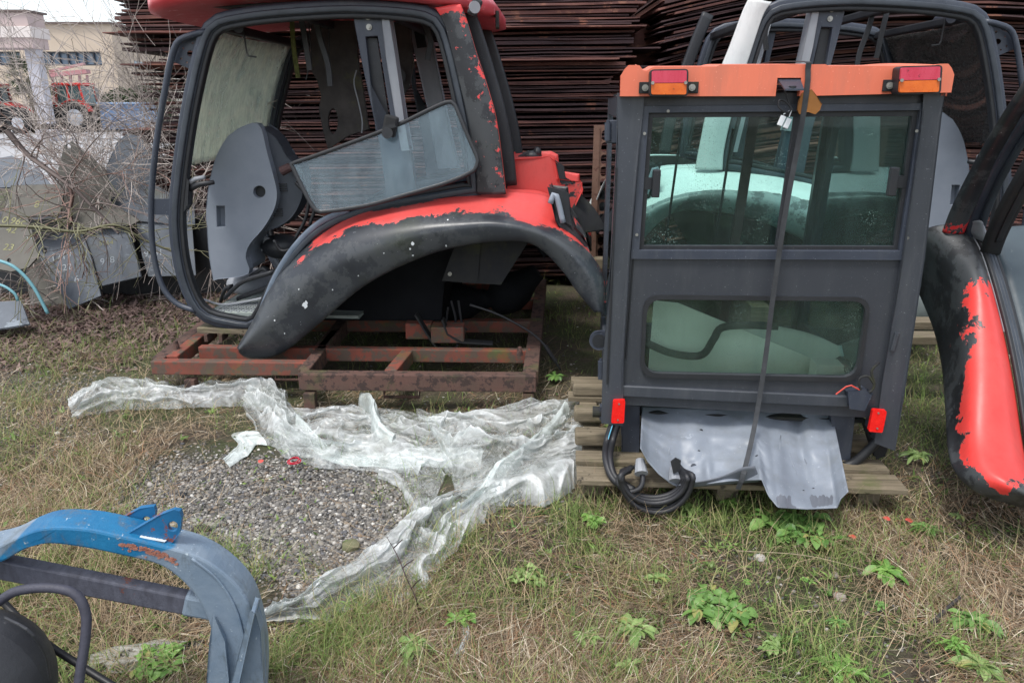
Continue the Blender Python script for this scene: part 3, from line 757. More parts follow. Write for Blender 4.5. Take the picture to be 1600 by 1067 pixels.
    # interior bits hanging from roof
    bd = PA([(491, 22), (520, 26), (554, 30), (560, 100), (576, 202), (545, 212), (513, 232), (505, 205), (498, 170), (503, 151), (496, 125), (489, 114), (484, 60)], .95)
    hole_ = PA([(520 + 7.5 * cos(a), 190 + 20 * sin(a)) for a in np.linspace(0, 2 * pi, 20)[:-1]], .95)
    if A: MB().prism([bd, hole_], FA.w * .03).build('headliner_board', m_fibre, root, bevel=.004)
    if A: MB().prism(PA([(608, 28), (640, 38), (645, 100), (640, 135), (622, 158), (612, 150), (606, 90)], 1.25), FA.w * .03).build('headliner_board', m_fibre, root, bevel=.004)
    if A: MB().tube([FA.pt(621, 119, 1.24), FA.pt(621, 119, 1.2)], .055, 20).build('speaker', m_black, root)
    if A: MB().sweep(smooth_curve(PA([(456, 30), (459, 75), (466, 122)], .8), 12), rrect(0, 0, .03, .01, .004), FA.w).build('trim_strip', m_moss, root)
    for pl in ([(470, 25), (478, 70), (484, 110)], [(492, 20), (500, 60), (512, 100), (516, 135)], [(655, 22), (672, 60), (668, 95)]):
        MB().sweep(smooth_curve(PA(pl, .7), 14), rrect(0, 0, .035, .012, .004), FA.w).build('loose_strap', m_black, root)
    MB().tube(PA([(557, 110), (553, 130), (560, 160), (566, 190), (565, 208)], .9), .004, 6, n=14).build('thin_wire', m_lgrey, root)
    # door-side grab tube and brackets
    MB().tube(PA([(322, 50), (300, 55), (278, 66), (267, 95), (259, 135), (247, 205), (239, 272), (236, 330), (240, 398), (254, 448), (276, 474), (306, 486)], .27), .0175, 12, n=60).build('grab_rail', m_frame, root, smooth=True)
    hs_ = [PA([(cx + r * cos(a), cy + r * sin(a)) for a in np.linspace(0, 2 * pi, 10)[:-1]], .3) for cx, cy, r in ((297, 84, 5), (286, 76, 2), (283, 92, 2), (292, 98, 1.6), (301, 68, 2))]
    MB().prism([PA([(277, 72), (309, 55), (303, 92), (296, 108), (271, 97)], .3)] + hs_, FA.w * .006).build('mirror_bracket', m_frame, root)
    MB().prism(PA([(238, 312), (272, 311), (272, 336), (239, 335)], .27), FA.w * .012).build('rail_bracket', m_frame, root, bevel=.002)
    hd = MB().tube(PA([(292, 296), (312, 288), (334, 285)], .3), [.022, .017, .013], 10).build('handle', m_black, root, smooth=True)
    MB().tube(PA([(292, 288), (305, 280), (320, 277)], .3), [.016, .014, .012], 10).build('handle_grip', m_lgrey, hd, smooth=True)
    MB().prism(PA([(287, 275), (294, 283), (294, 320), (287, 330)], .27), FA.w * .05).build('latch_plate', m_black, root, bevel=.004)
    # fenders
    def att(t, s):
        m = (t - 2.12) * .5
        m = min(m, (s - .27) * 5, .38)
        if t > 3.0: m -= (t - 3.0) * .10
        if s > .93: m = min(m, (.99 - s) * 5)
        e_ = ((s - .53) / .12) ** 2 + ((t - 3.35) / .42) ** 2
        if e_ < 1: m -= .62 * (1 - e_) ** .5
        return m
    for side in (0, 1):
        C = []
        for px, w in ((lip, 0.02), (lip, 0.0), (mid, -.035), (upp, .05), (re1, .2), (re2, .33)):
            P = smooth_curve(PA(px, w), 80)
            if px is lip and w > 0: P = [p + FA.w * .03 - Vector((0, 0, .002)) for p in P]
            C.append(P)
        if side:
            Wt = 2 * .3 + CW
            C = [[p + FA.w * (Wt - 2 * (p - FA.o).dot(FA.w)) for p in c] for c in C]
        fb = MB().loft(C, 160, sub=7, att=lambda t, s: att(t - 1, s))
        if A and not side:
            from mathutils.bvhtree import BVHTree
            bvh = BVHTree.FromPolygons([Vector(v) for v in fb.v], fb.f); R_ = random.Random(2); sp_ = MB()
            for (x, y, r_) in ((477, 477, .016), (479, 472, .01), (645, 380, .009), (641, 388, .006), (645, 398, .006), (697, 383, .007), (560, 430, .004), (430, 500, .005), (468, 452, .004), (520, 452, .005), (700, 345, .005), (600, 395, .004), (445, 520, .004)):
                hit, nrm, _, _ = bvh.ray_cast(EYEV, ray(x, y).normalized())
                if hit is None: continue
                if nrm.dot(EYEV - hit) < 0: nrm = -nrm
                a_ = nrm.cross(U).normalized(); b_ = nrm.cross(a_); sp_.prism([hit + nrm * .0065 + a_ * cos(t) * r_ * R_.uniform(.5, 1.1) + b_ * sin(t) * r_ * R_.uniform(.6, 1.4) for t in np.linspace(0, 2 * pi, 10)[:-1]], nrm * .001)
            sp_.build('bird_dropping', m_white, root)
        fen = fb.build('fender', fender_peel, root, smooth=True, thick=.012, thick_off=0)
        # inner housing
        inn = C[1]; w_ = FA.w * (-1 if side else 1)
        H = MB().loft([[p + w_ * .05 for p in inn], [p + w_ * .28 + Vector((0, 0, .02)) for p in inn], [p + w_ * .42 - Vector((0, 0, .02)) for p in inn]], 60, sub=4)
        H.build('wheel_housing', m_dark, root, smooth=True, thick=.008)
    # rear lamp housing at the back of the fender
    lh = PA([(862, 300), (884, 306), (893, 335), (900, 355), (912, 368), (914, 380), (890, 374), (868, 345)], .12)
    MB().prism(lh, FA.w * .3).build('lamp_housing', m_black, root, bevel=.02)
    lc = smooth_curve(PA([(860, 318), (866, 303), (871, 311), (880, 348)], .1), 10)
    MB().tube(lc, .016, 10).build('lamp_socket', m_grey, root, smooth=True)
    # rear deck between fenders
    r1 = smooth_curve(PA([(765, 300), (800, 301), (840, 304), (872, 318)], .34), 20)
    dk = MB().loft([r1, [p + FA.w * .15 + U * .0 for p in r1], [p + FA.w * .45 - U * .1 - FA.u * .12 for p in r1]], 20, sub=5, att=lambda t, s: .3)
    dk.build('rear_deck', fender_peel, root, smooth=True, thick=.01)
    MB().prism(PA([(445, 498), (475, 440), (520, 398), (600, 350), (700, 320), (840, 318), (866, 360), (850, 400), (828, 372), (790, 380), (735, 392), (695, 442), (690, 500)], .44), FA.w * .95).build('lower_body', m_dark, root, bevel=.01)  # body side as a black block, shaped to give the underside its darkness
    MB().prism(PA([(712, 384), (752, 380), (745, 442), (692, 438), (700, 415)], .30), FA.w * .02).build('gusset', m_gusset, root, bevel=.004)
    MB().prism(PA([(753, 379), (828, 374), (782, 444), (732, 441)], .31), FA.w * .02).build('gusset', m_gusset, root, bevel=.004)
    MB().disc(FA.pt(703, 428, .29), -FA.w, .012, .008, 10).build('bolt', m_bolt, root)
    tk = smooth_curve(PA([(688, 478), (740, 470), (790, 460), (840, 425)], .9), 20)
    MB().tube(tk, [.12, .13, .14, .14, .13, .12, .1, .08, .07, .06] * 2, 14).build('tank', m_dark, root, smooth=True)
    if A:
        for k_ in range(5):
            R_ = random.Random(k_); MB().tube(PA([(480 + 30 * k_, 18), (486 + 28 * k_, 60 + R_.uniform(0, 30)), (478 + 34 * k_, 95 + R_.uniform(0, 40))], .8 + .1 * k_), .004, 6, n=12).build('wiring', m_wire, root)
        bl = PA([(796, 250), (858, 249), (868, 254), (874, 280), (906, 288), (909, 300), (884, 345), (872, 330), (862, 316), (796, 303)], .62)
        mbb = MB().prism(bl, FA.w * .55); mbb.att['mask'] = [.22] * len(mbb.v); mbb.build('rear_body', fender_peel, root, bevel=.03)
        MB().prism(PA([(868, 252), (880, 260), (884, 278), (896, 286), (878, 287), (872, 280)], .615), FA.w * .02).build('lamp_recess', m_black, root, bevel=.004)
        MB().loft([PA([(905, 305), (925, 325), (938, 345), (944, 360)], .75), PA([(896, 320), (905, 340), (912, 355), (915, 364)], .62), PA([(884, 345), (888, 355), (890, 362), (892, 366)], .6)], 24, sub=6).build('far_flare', m_gusset, root, smooth=True, thick=.012)
        for pl in ([(650, 490), (668, 520), (684, 543), (712, 545), (716, 536)], [(692, 498), (700, 520), (722, 533), (770, 536)]):
            MB().sweep(PA(pl, .32), rrect(0, 0, .012, .07, .004), FA.w).build('mounting_foot', m_gusset, root)
        MB().tube(PA([(734, 476), (780, 492), (830, 520), (856, 545), (866, 562), (876, 578)], .25), .007, 8, n=30).build('cable', m_wire, root, smooth=True)
        MB().tube(PA([(852, 540), (862, 556), (868, 564)], .25), .013, 8).build('cable_sleeve', m_wire, root)
        for pl in ([(705, 470), (712, 500), (706, 520)], [(716, 470), (722, 505), (730, 516)], [(700, 480), (697, 510), (704, 530)]):
            MB().tube(PA(pl, .5), .008, 7, n=10).build('hose', m_wire, root)
        # roof
        X0 = (FA.pt(262, 25, .8) - FA.o).dot(FA.u) + .06; X1 = (FA.pt(785, 25, .95) - FA.o).dot(FA.u)
        zb = FA.pt(335, 25, .3).z + .085
        def outline(ins, n=14):
            L = []; hx = (X1 - X0) / 2 - ins; hy = .84 - ins; cx = (X0 + X1) / 2; cy = .3 + CW / 2
            for k in range(64):
                a = 2 * pi * k / 64; c_, s_ = cos(a), sin(a); p = 4.5
                r = (abs(c_) ** p + abs(s_) ** p) ** (-1 / p); L.append((cx + hx * r * c_, cy + hy * r * s_))
            return L
        rf = MB(); rows = [(.30, -.01), (.05, 0), (.0, .02), (-.0, .07), (.04, .115), (.10, .125), (.13, .16), (.35, .19), (.6, .2)]
        for ins, z in rows:
            for (u, w) in outline(ins): 
                sag = -.085 * (abs(u - (X0 + X1) / 2) / ((X1 - X0) / 2)) ** 2
                rf.v.append(tuple(FA.loc(u, w, zb + z + sag)))
        for i in range(len(rows) - 1):
            for k in range(64):
                rf.f.append((i * 64 + k, i * 64 + (k + 1) % 64, (i + 1) * 64 + (k + 1) % 64, (i + 1) * 64 + k))
        rf.f.append(tuple(range(63, -1, -1))); rf.f.append(tuple((len(rows) - 1) * 64 + k for k in range(64)))
        roof = rf.build('roof', m_roofred, root, smooth=True)
        MB().box(FA.loc((X0 + X1) / 2, .3 + CW / 2, zb - .02), (1.3, 1.2, .03), Matrix.Rotation(-radians(3.5), 3, 'Z')).build('headliner', m_black, root)
        MB().box(FA.pt(742, 12, .2), (.05, .06, .09), Matrix.Rotation(.5, 3, 'Y')).build('work_lamp', m_black, root, bevel=.01)
        MB().disc(FA.pt(741, 12, .165), -FA.w + FA.u * .5, .03, .01, 16).build('lamp_glass', m_lgrey, root)
        MB().box(FA.pt(777, 32, .6), (.02, .1, .09)).build('marker_lamp', m_gusset, root, bevel=.004)
        k = MB(); c = FA.pt(832, 244, .9)
        k.ball(c, .05, 1.2, 1, .7).ball(c + FA.u * .03 + U * .02, .04, .7, 1, .9).box(c - FA.u * .05, (.08, .06, .04), Matrix.Rotation(-.5, 3, 'Y')); k.build('rear_lamp', m_black, root, smooth=False, bevel=.006)
m_dgrey = M('dark_grey_moulded_plastic', lin((66, 72, 80)), lin((56, 60, 68)), 3, .6, bmp=.15)
m_floor = M('pale_green_grey_floor', lin((150, 158, 152)), lin((126, 134, 130)), 9, .75, bmp=.3, spots=lin((80, 82, 70)), spot_amt=.62)
m_sealblue = M('blue_grey_edge_strip', lin((112, 124, 138)), lin((90, 102, 116)), 9, .45, bmp=.2)
m_gusset = M('dull_dark_grey_steel', lin((38, 39, 43)), lin((48, 48, 47)), 7, .75, bmp=.3, spec=.25, moss=lin((70, 72, 45)))
m_mesh_glass = glass_mat('dusty_dark_mesh', (.25, .24, .23), (.12, .115, .11), .5, gloss=.03, stretch=(1, 1, 2), dirt_scale=30)
m_fenA = peel_mat('red_paint_peeling_off_black_plastic', (.018, .021, .026), lin((206, 64, 60)), lin((202, 84, 80)), scale=6.5, amp=1.3, rough=.36)
m_pilA = peel_mat('black_pillar_with_red_chips', (.012, .013, .016), lin((225, 60, 60)), lin((215, 70, 70)), scale=15, amp=1.0, lvl=.03)
m_roofred = M('sun_faded_red_roof', lin((192, 56, 66)), lin((206, 92, 100)), 2.5, .38, bmp=.15, spots=lin((222, 150, 156)), spot_amt=.6, spot_scale=13)
m_edge = M('orange_red_edge', lin((225, 84, 70)), None, 5, .5)
ca = thing('tractor_cab', 'dismantled tractor cab with red roof and peeling red fender, on the rusty frame', 'tractor cab', tuple(FA.o), 'dismantled tractor cabs')
cab('A', ca, m_fenA, m_pilA, m_edge)

# loose window resting on the fender
lw = thing('loose_window', 'loose clear cab window with black rubber rim propped in the doorway of the red cab', 'window', tuple(FA.pt(600, 330, .12)))
lwp = FA.pts([(x_, y_, .10 + (332 - y_) * .0007) for x_, y_ in [(455, 256), (500, 241), (560, 219), (620, 196), (670, 172), (698, 160), (709, 162), (716, 176), (732, 215), (745, 244), (746, 256), (738, 268), (700, 285), (640, 303), (570, 322), (508, 331), (496, 330), (487, 320), (470, 288)]])
lwc = smooth_curve(lwp + [lwp[0]], 90)[:-1]
MB().prism(lwc, FA.w * .005).build('pane', m_glass_loose, lw)
rim = MB().sweep(lwc, rrect(0, 0, .022, .022, .008), FA.w, closed=True).build('rubber_rim', m_rubber, lw, smooth=True)
kb = MB().box(FA.pt(610, 197, .17), (.075, .05, .11), Matrix.Rotation(.25, 3, 'Y')).build('latch', m_gusset, lw, bevel=.012)
MB().tube([FA.pt(605, 208, .15), FA.pt(605, 208, .11)], .03, 16).build('latch_knob', m_black, kb)
MB().bar(FA.pt(600, 200, .125), FA.pt(618, 196, .125), .02, .02).build('latch_slot', m_rubber, kb)

# cab C: same kind, mirrored, pale paint, no roof
FC = Frame((1.70, 4.5, .09), 2.0)
def xfC(p):
    q = p - FA.o; u, w, z = q.dot(FA.u), q.dot(FA.w), q.z
    return FC.o + FC.u * (-u) + FC.w * w + Vector((0, 0, z))
m_fenC = peel_mat('pale_silver_paint_on_plastic', lin((120, 128, 128)), lin((225, 230, 228)), lin((206, 214, 212)), scale=7, amp=.3, lvl=.25, rough=.35)
m_pilC = peel_mat('white_paint_chipped_to_black', (.012, .013, .016), lin((214, 216, 214)), lin((200, 204, 204)), scale=9, amp=.6, lvl=.42)
m_edgeC = M('white_edge', lin((205, 208, 206)), None, 5, .5)
cc_ = thing('tractor_cab', 'roofless dismantled tractor cab with white pillar and pale fender behind the small orange-roofed cab', 'tractor cab', tuple(FC.o), 'dismantled tractor cabs')
XF[0] = xfC
cab('C', cc_, m_fenC, m_pilC, m_edgeC)
XF[0] = None
# supports under C
mb = MB()
for u in (-.9, -.1, .8): mb.bar(FC.loc(u, .1, .16), FC.loc(u, 1.7, .16), .12, .22)
mb.bar(FC.loc(-1.2, .35, .3), FC.loc(1.2, .35, .3), .12, .08); mb.bar(FC.loc(-1.2, 1.3, .3), FC.loc(1.2, 1.3, .3), .12, .08)
tag(mb.build('timber_support', m_wood, bevel=.006), 'heavy timber bearers under the roofless white-pillared cab', 'timber')

# rusted frame under cab A
fr = thing('transport_skid', 'low rusted red steel frame of box sections carrying the red cab', 'frame', (-.7, 4.6, 0))
ZT = .215
def gb(a, b, w, h=.095, m=m_rust, name='beam'):
    A_, B_ = onG(a[0], a[1], ZT), onG(b[0], b[1], ZT)
    return MB().bar(A_ - Vector((0, 0, h / 2)), B_ - Vector((0, 0, h / 2)), w, h).build(name, m, fr, bevel=.006)
gb((468, 581), (838, 584), .07)
gb((238, 562), (478, 564), .06, .08, m_rust2)
gb((246, 559), (392, 448), .075, .10)
gb((312, 540), (830, 546), .055, .08, m_rust2)
gb((829, 579), (846, 436), .085)
gb((474, 577), (524, 516), .065)
gb((610, 578), (636, 547), .07, .08, m_rust2)
gb((500, 540), (560, 470), .07, .10)
gb((268, 556), (330, 508), .07, .08, m_rust2)
gb((330, 497), (840, 500), .08, .08, m_rust2); gb((380, 462), (842, 466), .08, .08, m_rust2); gb((392, 446), (846, 440), .08, .08, m_rust2)
for (x, y) in ((292, 566), (826, 586), (400, 450), (480, 586)):
    p = onG(x, y, ZT); MB().box((p.x, p.y + .02, .055), (.06, .06, .11)).build('foot', m_rust, fr, bevel=.004)
for (x, y) in ((276, 545), (812, 555)):
    p = onG(x, y, ZT); MB().tube([p, p + Vector((0, 0, .05))], [.02, .012], 10).build('locating_pin', m_rust, fr)
for (xa, xb, y) in ((600, 655, 606), (430, 470, 580)):
    a = onG(xa, y, .1); b = onG(xb, y, .1); d = Vector((0, -.01, -.05))
    MB().tube([a + Vector((0, .03, 0)), a + d, b + d, b + Vector((0, .03, 0))], .009, 8).build('pull_handle', m_rust, fr)
for (x, y, s) in ((655, 528, .16), (700, 534, .2)):
    p = onG(x, y, ZT); MB().box(p + Vector((0, .03, .05)), (s, .12, .1)).build('mount_block', m_rust2, fr, bevel=.006)
p = onG(358, 533, ZT)
blk = MB().bar(onG(312, 530, ZT) + Vector((0, .05, .06)), onG(402, 533, ZT) + Vector((0, .05, .06)), .12, .035).build('timber_block', m_wood, bevel=.004)
tag(blk, 'thin pale board wedged between the rusty frame and the sill of the red cab', 'board')
mb = MB()
for x in (322, 345, 384): 
    q = onG(x, 534, ZT) + Vector((0, .05, .022)); mb.box(q, (.02, .1, .044))
mb.build('bearer', m_rust, fr)
# ================================================================= CAB B (small cab, orange roof, seen from behind)
t_ = onY(965, 650, 2.92); FB = Frame((t_.x, t_.y, 0), 5.0)
def PB(l, off=0.0): return FB.pts(l, off)
def uz(p): q = p - FB.o; return q.dot(FB.u), q.z
U = Vector((0, 0, 1))
m_bgrey = M('satin_blue_grey_paint', lin((48, 52, 59)), lin((56, 59, 65)), 2.2, .42, bmp=.08, grime=lin((74, 77, 80)), spots=lin((92, 96, 106)), spot_amt=.70, spot_scale=24)
m_bgrey2 = M('satin_blue_grey_post', lin((62, 66, 74)), lin((53, 57, 63)), 2.2, .42, bmp=.08, grime=lin((84, 87, 90)), spots=lin((100, 104, 116)), spot_amt=.69, spot_scale=20)
m_orange = M('faded_orange_plastic', lin((226, 122, 92)), lin((214, 108, 80)), 2.5, .5, bmp=.12, spots=lin((196, 92, 66)), spot_amt=.66, spot_scale=9, stretch=(1, 1, .4), grime=lin((178, 108, 88)))
cb = thing('small_cab', 'small grey tractor cab with faded orange roof and two rear windows on a wooden pallet', 'tractor cab', tuple(FB.o), 'dismantled tractor cabs')
def rr_px(c, r, n=5):
    """rounded quad from 4 pixel corners"""
    out = []; N = len(c)
    for i in range(N):
        p = Vector((*c[i], 0)); a = Vector((*c[i - 1], 0)); b = Vector((*c[(i + 1) % N], 0))
        da = (a - p).normalized() * r; db = (b - p).normalized() * r
        for k in range(n + 1):
            t = k / n; q = p + da * (1 - t) ** 2 + db * t ** 2; out.append((q.x, q.y))
    return out
upo = [(1006, 168), (1449, 163), (1412, 404), (988, 402)]
lwo = rr_px([(1006, 461), (1362, 465), (1344, 597), (1000, 590)], 26)
face = PB([(985, 148), (1460, 143), (1446, 168), (1410, 420), (1384, 600), (1376, 655), (1350, 652), (970, 632), (972, 560), (984, 400), (998, 250)])
MB().prism([face, PB(upo), PB(lwo)], FB.w * .035).build('rear_panel', m_bgrey, cb, bevel=.003)
# fold above the sill
MB().sweep(PB([(972, 610), (1352, 628)], -.008), rrect(0, 0, .05, .02, .006), FB.w).build('sill_fold', m_bgrey2, cb)
# upper window frame and glass, two sashes
def ring(outer, inner, off, th, name, mat, par, bev=.003): return MB().prism([PB(outer, off), PB(inner, off)], FB.w * th).build(name, mat, par, bevel=bev)
wf = ring([(1004, 166), (1451, 161), (1414, 406), (986, 404)], [(1014, 177), (1438, 173), (1405, 392), (999, 391)], -.014, .03, 'window_frame', m_frame, cb)
ring([(1014, 177), (1438, 173), (1405, 392), (999, 391)], [(1020, 184), (1426, 182), (1397, 385), (1006, 384)], .004, .03, 'sash', m_black, wf)
MB().sweep(PB([(1246, 183), (1216, 386)], .012), rrect(0, 0, .028, .02, .004), FB.w).build('meeting_rail', m_black, wf)
MB().prism(PB([(1020, 184), (1426, 182), (1397, 385), (1006, 384)], .02), FB.w * .004).build('pane', m_glass_tint, wf)
for (x, y) in ((1025, 287), (1395, 284)):
    h = MB().box(FB.pt(x, y, .0), (.03, .03, .105), Matrix.Rotation(-radians(5), 3, 'Z')).build('sash_handle', m_black, wf, bevel=.004)
    MB().box(FB.pt(x + (-10 if x < 1200 else 10), y, .01), (.05, .02, .045)).build('handle_base', m_black, h)
lf_in = rr_px([(1012, 468), (1356, 471), (1338, 590), (1006, 583)], 24)
o = ring(lwo, lf_in, -.012, .03, 'rubber_gasket', m_rubber, cb)
MB().prism(PB(lf_in, .01), FB.w * .004).build('rear_pane', m_glass_tint2, cb)
# posts
post = [(968, 150), (1003, 150), (996, 260), (984, 400), (974, 560), (970, 662), (943, 658), (946, 560), (955, 400), (962, 260)]
MB().prism(PB(post, -.02), FB.w * .06).build('corner_post', m_bgrey2, cb, bevel=.012)
post2 = [(1447, 146), (1474, 143), (1470, 180), (1444, 400), (1414, 600), (1396, 700), (1370, 690), (1382, 600), (1410, 400), (1438, 200)]
MB().prism(PB(post2, -.02), FB.w * .06).build('corner_post', m_bgrey2, cb, bevel=.012)
D = 1.25
ul, zl0 = uz(FB.pt(950, 655)); ur, _ = uz(FB.pt(1385, 655)); ult, ztp = uz(FB.pt(968, 150)); urt, _ = uz(FB.pt(1474, 143))
def side(u0, u1, n):
    P = [FB.loc(u0, 0, zl0), FB.loc(u1, 0, ztp)]
    f = MB()
    for (a, b) in (((0, .04), (0, .96)),):
        pass
    b0, b1 = P[0], P[1]; W = FB.w
    out = [b0 + W * .04, b0 + W * D, b1 + W * (D - .12), b1 + W * .04]
    cen = sum(out, Vector()) / 4
    inn = [p.lerp(cen, .12) for p in out]; inn[0].z = inn[1].z = zl0 + .12
    side_n = FB.u * (.03 if n < 0 else -.03)
    o = MB().prism([out, inn], side_n).build('door_frame', m_bgrey2, cb, bevel=.006)
    MB().prism([p + side_n * .4 for p in inn], side_n * .15).build('door_glass', m_glass_front, o)
side(ul, ult, -1); side(ur, urt, 1)
# front frame at the far end
fo = [FB.loc(ul, D, zl0), FB.loc(ur, D, zl0), FB.loc(urt, D - .12, ztp), FB.loc(ult, D - .12, ztp)]
cen = sum(fo, Vector()) / 4; fi = [p.lerp(cen, .10) for p in fo]
MB().prism([fo, fi], FB.w * .04).build('front_frame', m_bgrey2, cb, bevel=.006)
MB().prism([fi], FB.w * .004).build('windscreen', m_glass_front, cb)
MB().bar(FB.loc((ul + ur) / 2 + .12, D - .02, zl0), FB.loc((ult + urt) / 2 + .17, D - .14, ztp), .05, .02, FB.w).build('centre_strut', m_sheet2, cb)
MB().bar(FB.loc((ul + ur) / 2 - .25, D - .06, zl0 + .35), FB.loc((ult + urt) / 2 - .2, D - .16, ztp - .12), .012, .012, FB.w).build('wiper_arm', m_black, cb)
MB().bar(FB.loc((ul + ur) / 2 + .02, D - .06, zl0 + .35), FB.loc((ult + urt) / 2 + .06, D - .16, ztp - .15), .012, .012, FB.w).build('wiper_arm', m_black, cb)
# roof
ra, zt0 = uz(FB.pt(969, 150, -.05)); rb_, _ = uz(FB.pt(1487, 141, -.05)); _, zt1 = uz(FB.pt(1200, 104, -.05))
bx = zt0 - .002
ru0, ru1 = ra, rb_
notch0, notch1 = (uz(FB.pt(1213, 140, -.05))[0]), (uz(FB.pt(1250, 140, -.05))[0])
zn = uz(FB.pt(1230, 122, -.05))[1]
def prof_z(u):
    t = (u - ru0) / (ru1 - ru0); z = zt1
    e = min(t, 1 - t)
    if e < .022: z -= .03 * (1 - e / .022) ** 2
    if .055 < e < .095: z -= .014 * sin((e - .055) / .04 * pi)
    if .02 < e < .06: z += .006
    if .3 < t < .62: z += .006
    return z
us = list(np.linspace(ru0, ru1, 90))
top = [FB.loc(u, -.05, prof_z(u)) for u in us]
bot = [FB.loc(ru1, -.05, bx + .012), FB.loc(notch1, -.05, bx), FB.loc(notch1, -.05, zn), FB.loc(notch0, -.05, zn), FB.loc(notch0, -.05, bx), FB.loc(ru0, -.05, bx)]
rf = MB().prism([top + bot], FB.w * .03).build('roof_fascia', m_orange, cb, bevel=.006)
rt = MB(); n_ = len(us)
def rtop(a, b):
    tp_ = .075 * b; u = ru0 + tp_ + (ru1 - ru0 - 2 * tp_) * a; w = -.045 + (D + .1) * b
    return FB.loc(u, w, prof_z(ru0 + (ru1 - ru0) * a) - .003 + .03 * sin(pi * min(1, b * 1.0)) * (1 if .04 < a < .96 else 0))
rt.grid(rtop, 60, 14).build('roof', m_orange, cb, smooth=True, thick=.03)
for uu_, s_ in ((ru0, 1), (ru1, -1)):
    MB().prism([FB.loc(uu_, -.02, bx), FB.loc(uu_ + .075 * s_, D + .05, bx), FB.loc(uu_ + .075 * s_, D + .05, zt1 - .03), FB.loc(uu_, -.02, zt1 - .03)], FB.u * .02 * s_).build('roof_side', m_orange, cb, bevel=.006)
MB().prism([FB.loc(ru0 + .03, 0.02, bx + .01), FB.loc(ru1 - .03, .02, bx + .01), FB.loc(ru1 - .03, D, bx + .01), FB.loc(ru0 + .03, D, bx + .01)], (0, 0, .01)).build('headliner', m_gusset, cb)
# bracket in the notch
br = MB().prism([FB.pts([(1215, 126)], -.04)[0], FB.pts([(1250, 126)], -.04)[0], FB.pt(1256, 142, -.12), FB.pt(1226, 142, -.12)], (0, 0, .006)).build('lamp_bracket', m_frame, cb)
MB().disc(FB.pt(1238, 139, -.105), (0, 0, 1), .013, .009, 14).build('bracket_hole', m_black, br)
# tail lights
m_tl_r = M('faded_red_lens', lin((190, 40, 66)), lin((206, 74, 96)), 26, .3, bmp=.3, stretch=(1, 1, .2), spots=lin((110, 26, 40)), spot_amt=.62, spot_scale=30)
m_tl_o = M('amber_lens', lin((226, 112, 34)), lin((205, 90, 22)), 22, .3, bmp=.3, spots=lin((120, 60, 26)), spot_amt=.63, spot_scale=24)
m_refl = M('red_reflector', lin((226, 22, 22)), lin((240, 40, 34)), 60, .25, bmp=.3)
for (c, ym, lab) in (([(1016, 109), (1076, 108), (1075, 151), (1015, 151)], .52, None), ([(1406, 104), (1473, 102), (1470, 147), (1402, 148)], .5, None)):
    pts = [FB.pt(x, y, -.115) for x, y in rr_px(c, 6, 3)]
    hs = MB().prism(pts, FB.w * .06).build('tail_light', m_black, cb, bevel=.006)
    def q(i, j): 
        a = Vector((*c[0], 0)).lerp(Vector((*c[1], 0)), i); b = Vector((*c[3], 0)).lerp(Vector((*c[2], 0)), i); r = a.lerp(b, j); return (r.x, r.y)
    MB().prism(PB(rr_px([q(.045, .05), q(.955, .05), q(.955, .5), q(.045, .5)], 3, 3), -.128), FB.w * .02).build('red_lens', m_tl_r, hs, bevel=.004)
    MB().prism(PB(rr_px([q(.045, .52), q(.955, .52), q(.955, .93), q(.045, .93)], 3, 3), -.128), FB.w * .02).build('amber_lens', m_tl_o, hs, bevel=.004)
    for i in (.07, .93): MB().disc(FB.pt(*q(i, .5), -.13), -FB.w, .006, .005, 8).build('lens_screw', m_bolt, hs)
    for i in (-.12, 1.1) if c[0][0] < 1200 else (-.2,):
        p = q(i, .68); MB().box(FB.pt(*p, -.056), (.045, .012, .04), Matrix.Rotation(-radians(5), 3, 'Z')).build('lamp_tab', m_gusset, cb, bevel=.002)
        MB().disc(FB.pt(*p, -.062), -FB.w, .012, .005, 16).disc(FB.pt(*p, -.066), -FB.w, .007, .005, 6).build('bolt', m_bolt, cb)
for c in ([(958, 626), (977, 625), (975, 661), (955, 661)], [(1364, 640), (1386, 642), (1379, 676), (1357, 674)]):
    r_ = MB().prism(PB(rr_px(c, 3, 3), -.04), FB.w * .018).build('reflector', m_refl, cb, bevel=.003)
    cx = sum(p[0] for p in c) / 4; cy = [c[0][1] + 5, c[3][1] - 5]
    k = MB(); k.disc(FB.pt(cx + 1, cy[0], -.041), -FB.w, .004, .003, 8).disc(FB.pt(cx - 1, cy[1], -.041), -FB.w, .004, .003, 8); k.build('rivet', m_bolt, r_)
for (x, y) in ((1007, 209), (1432, 205), (995, 367), (1418, 372), (1044, 174)):
    MB().disc(FB.pt(x, y, -.016), -FB.w, .006, .004, 8).build('screw', m_bolt, wf)
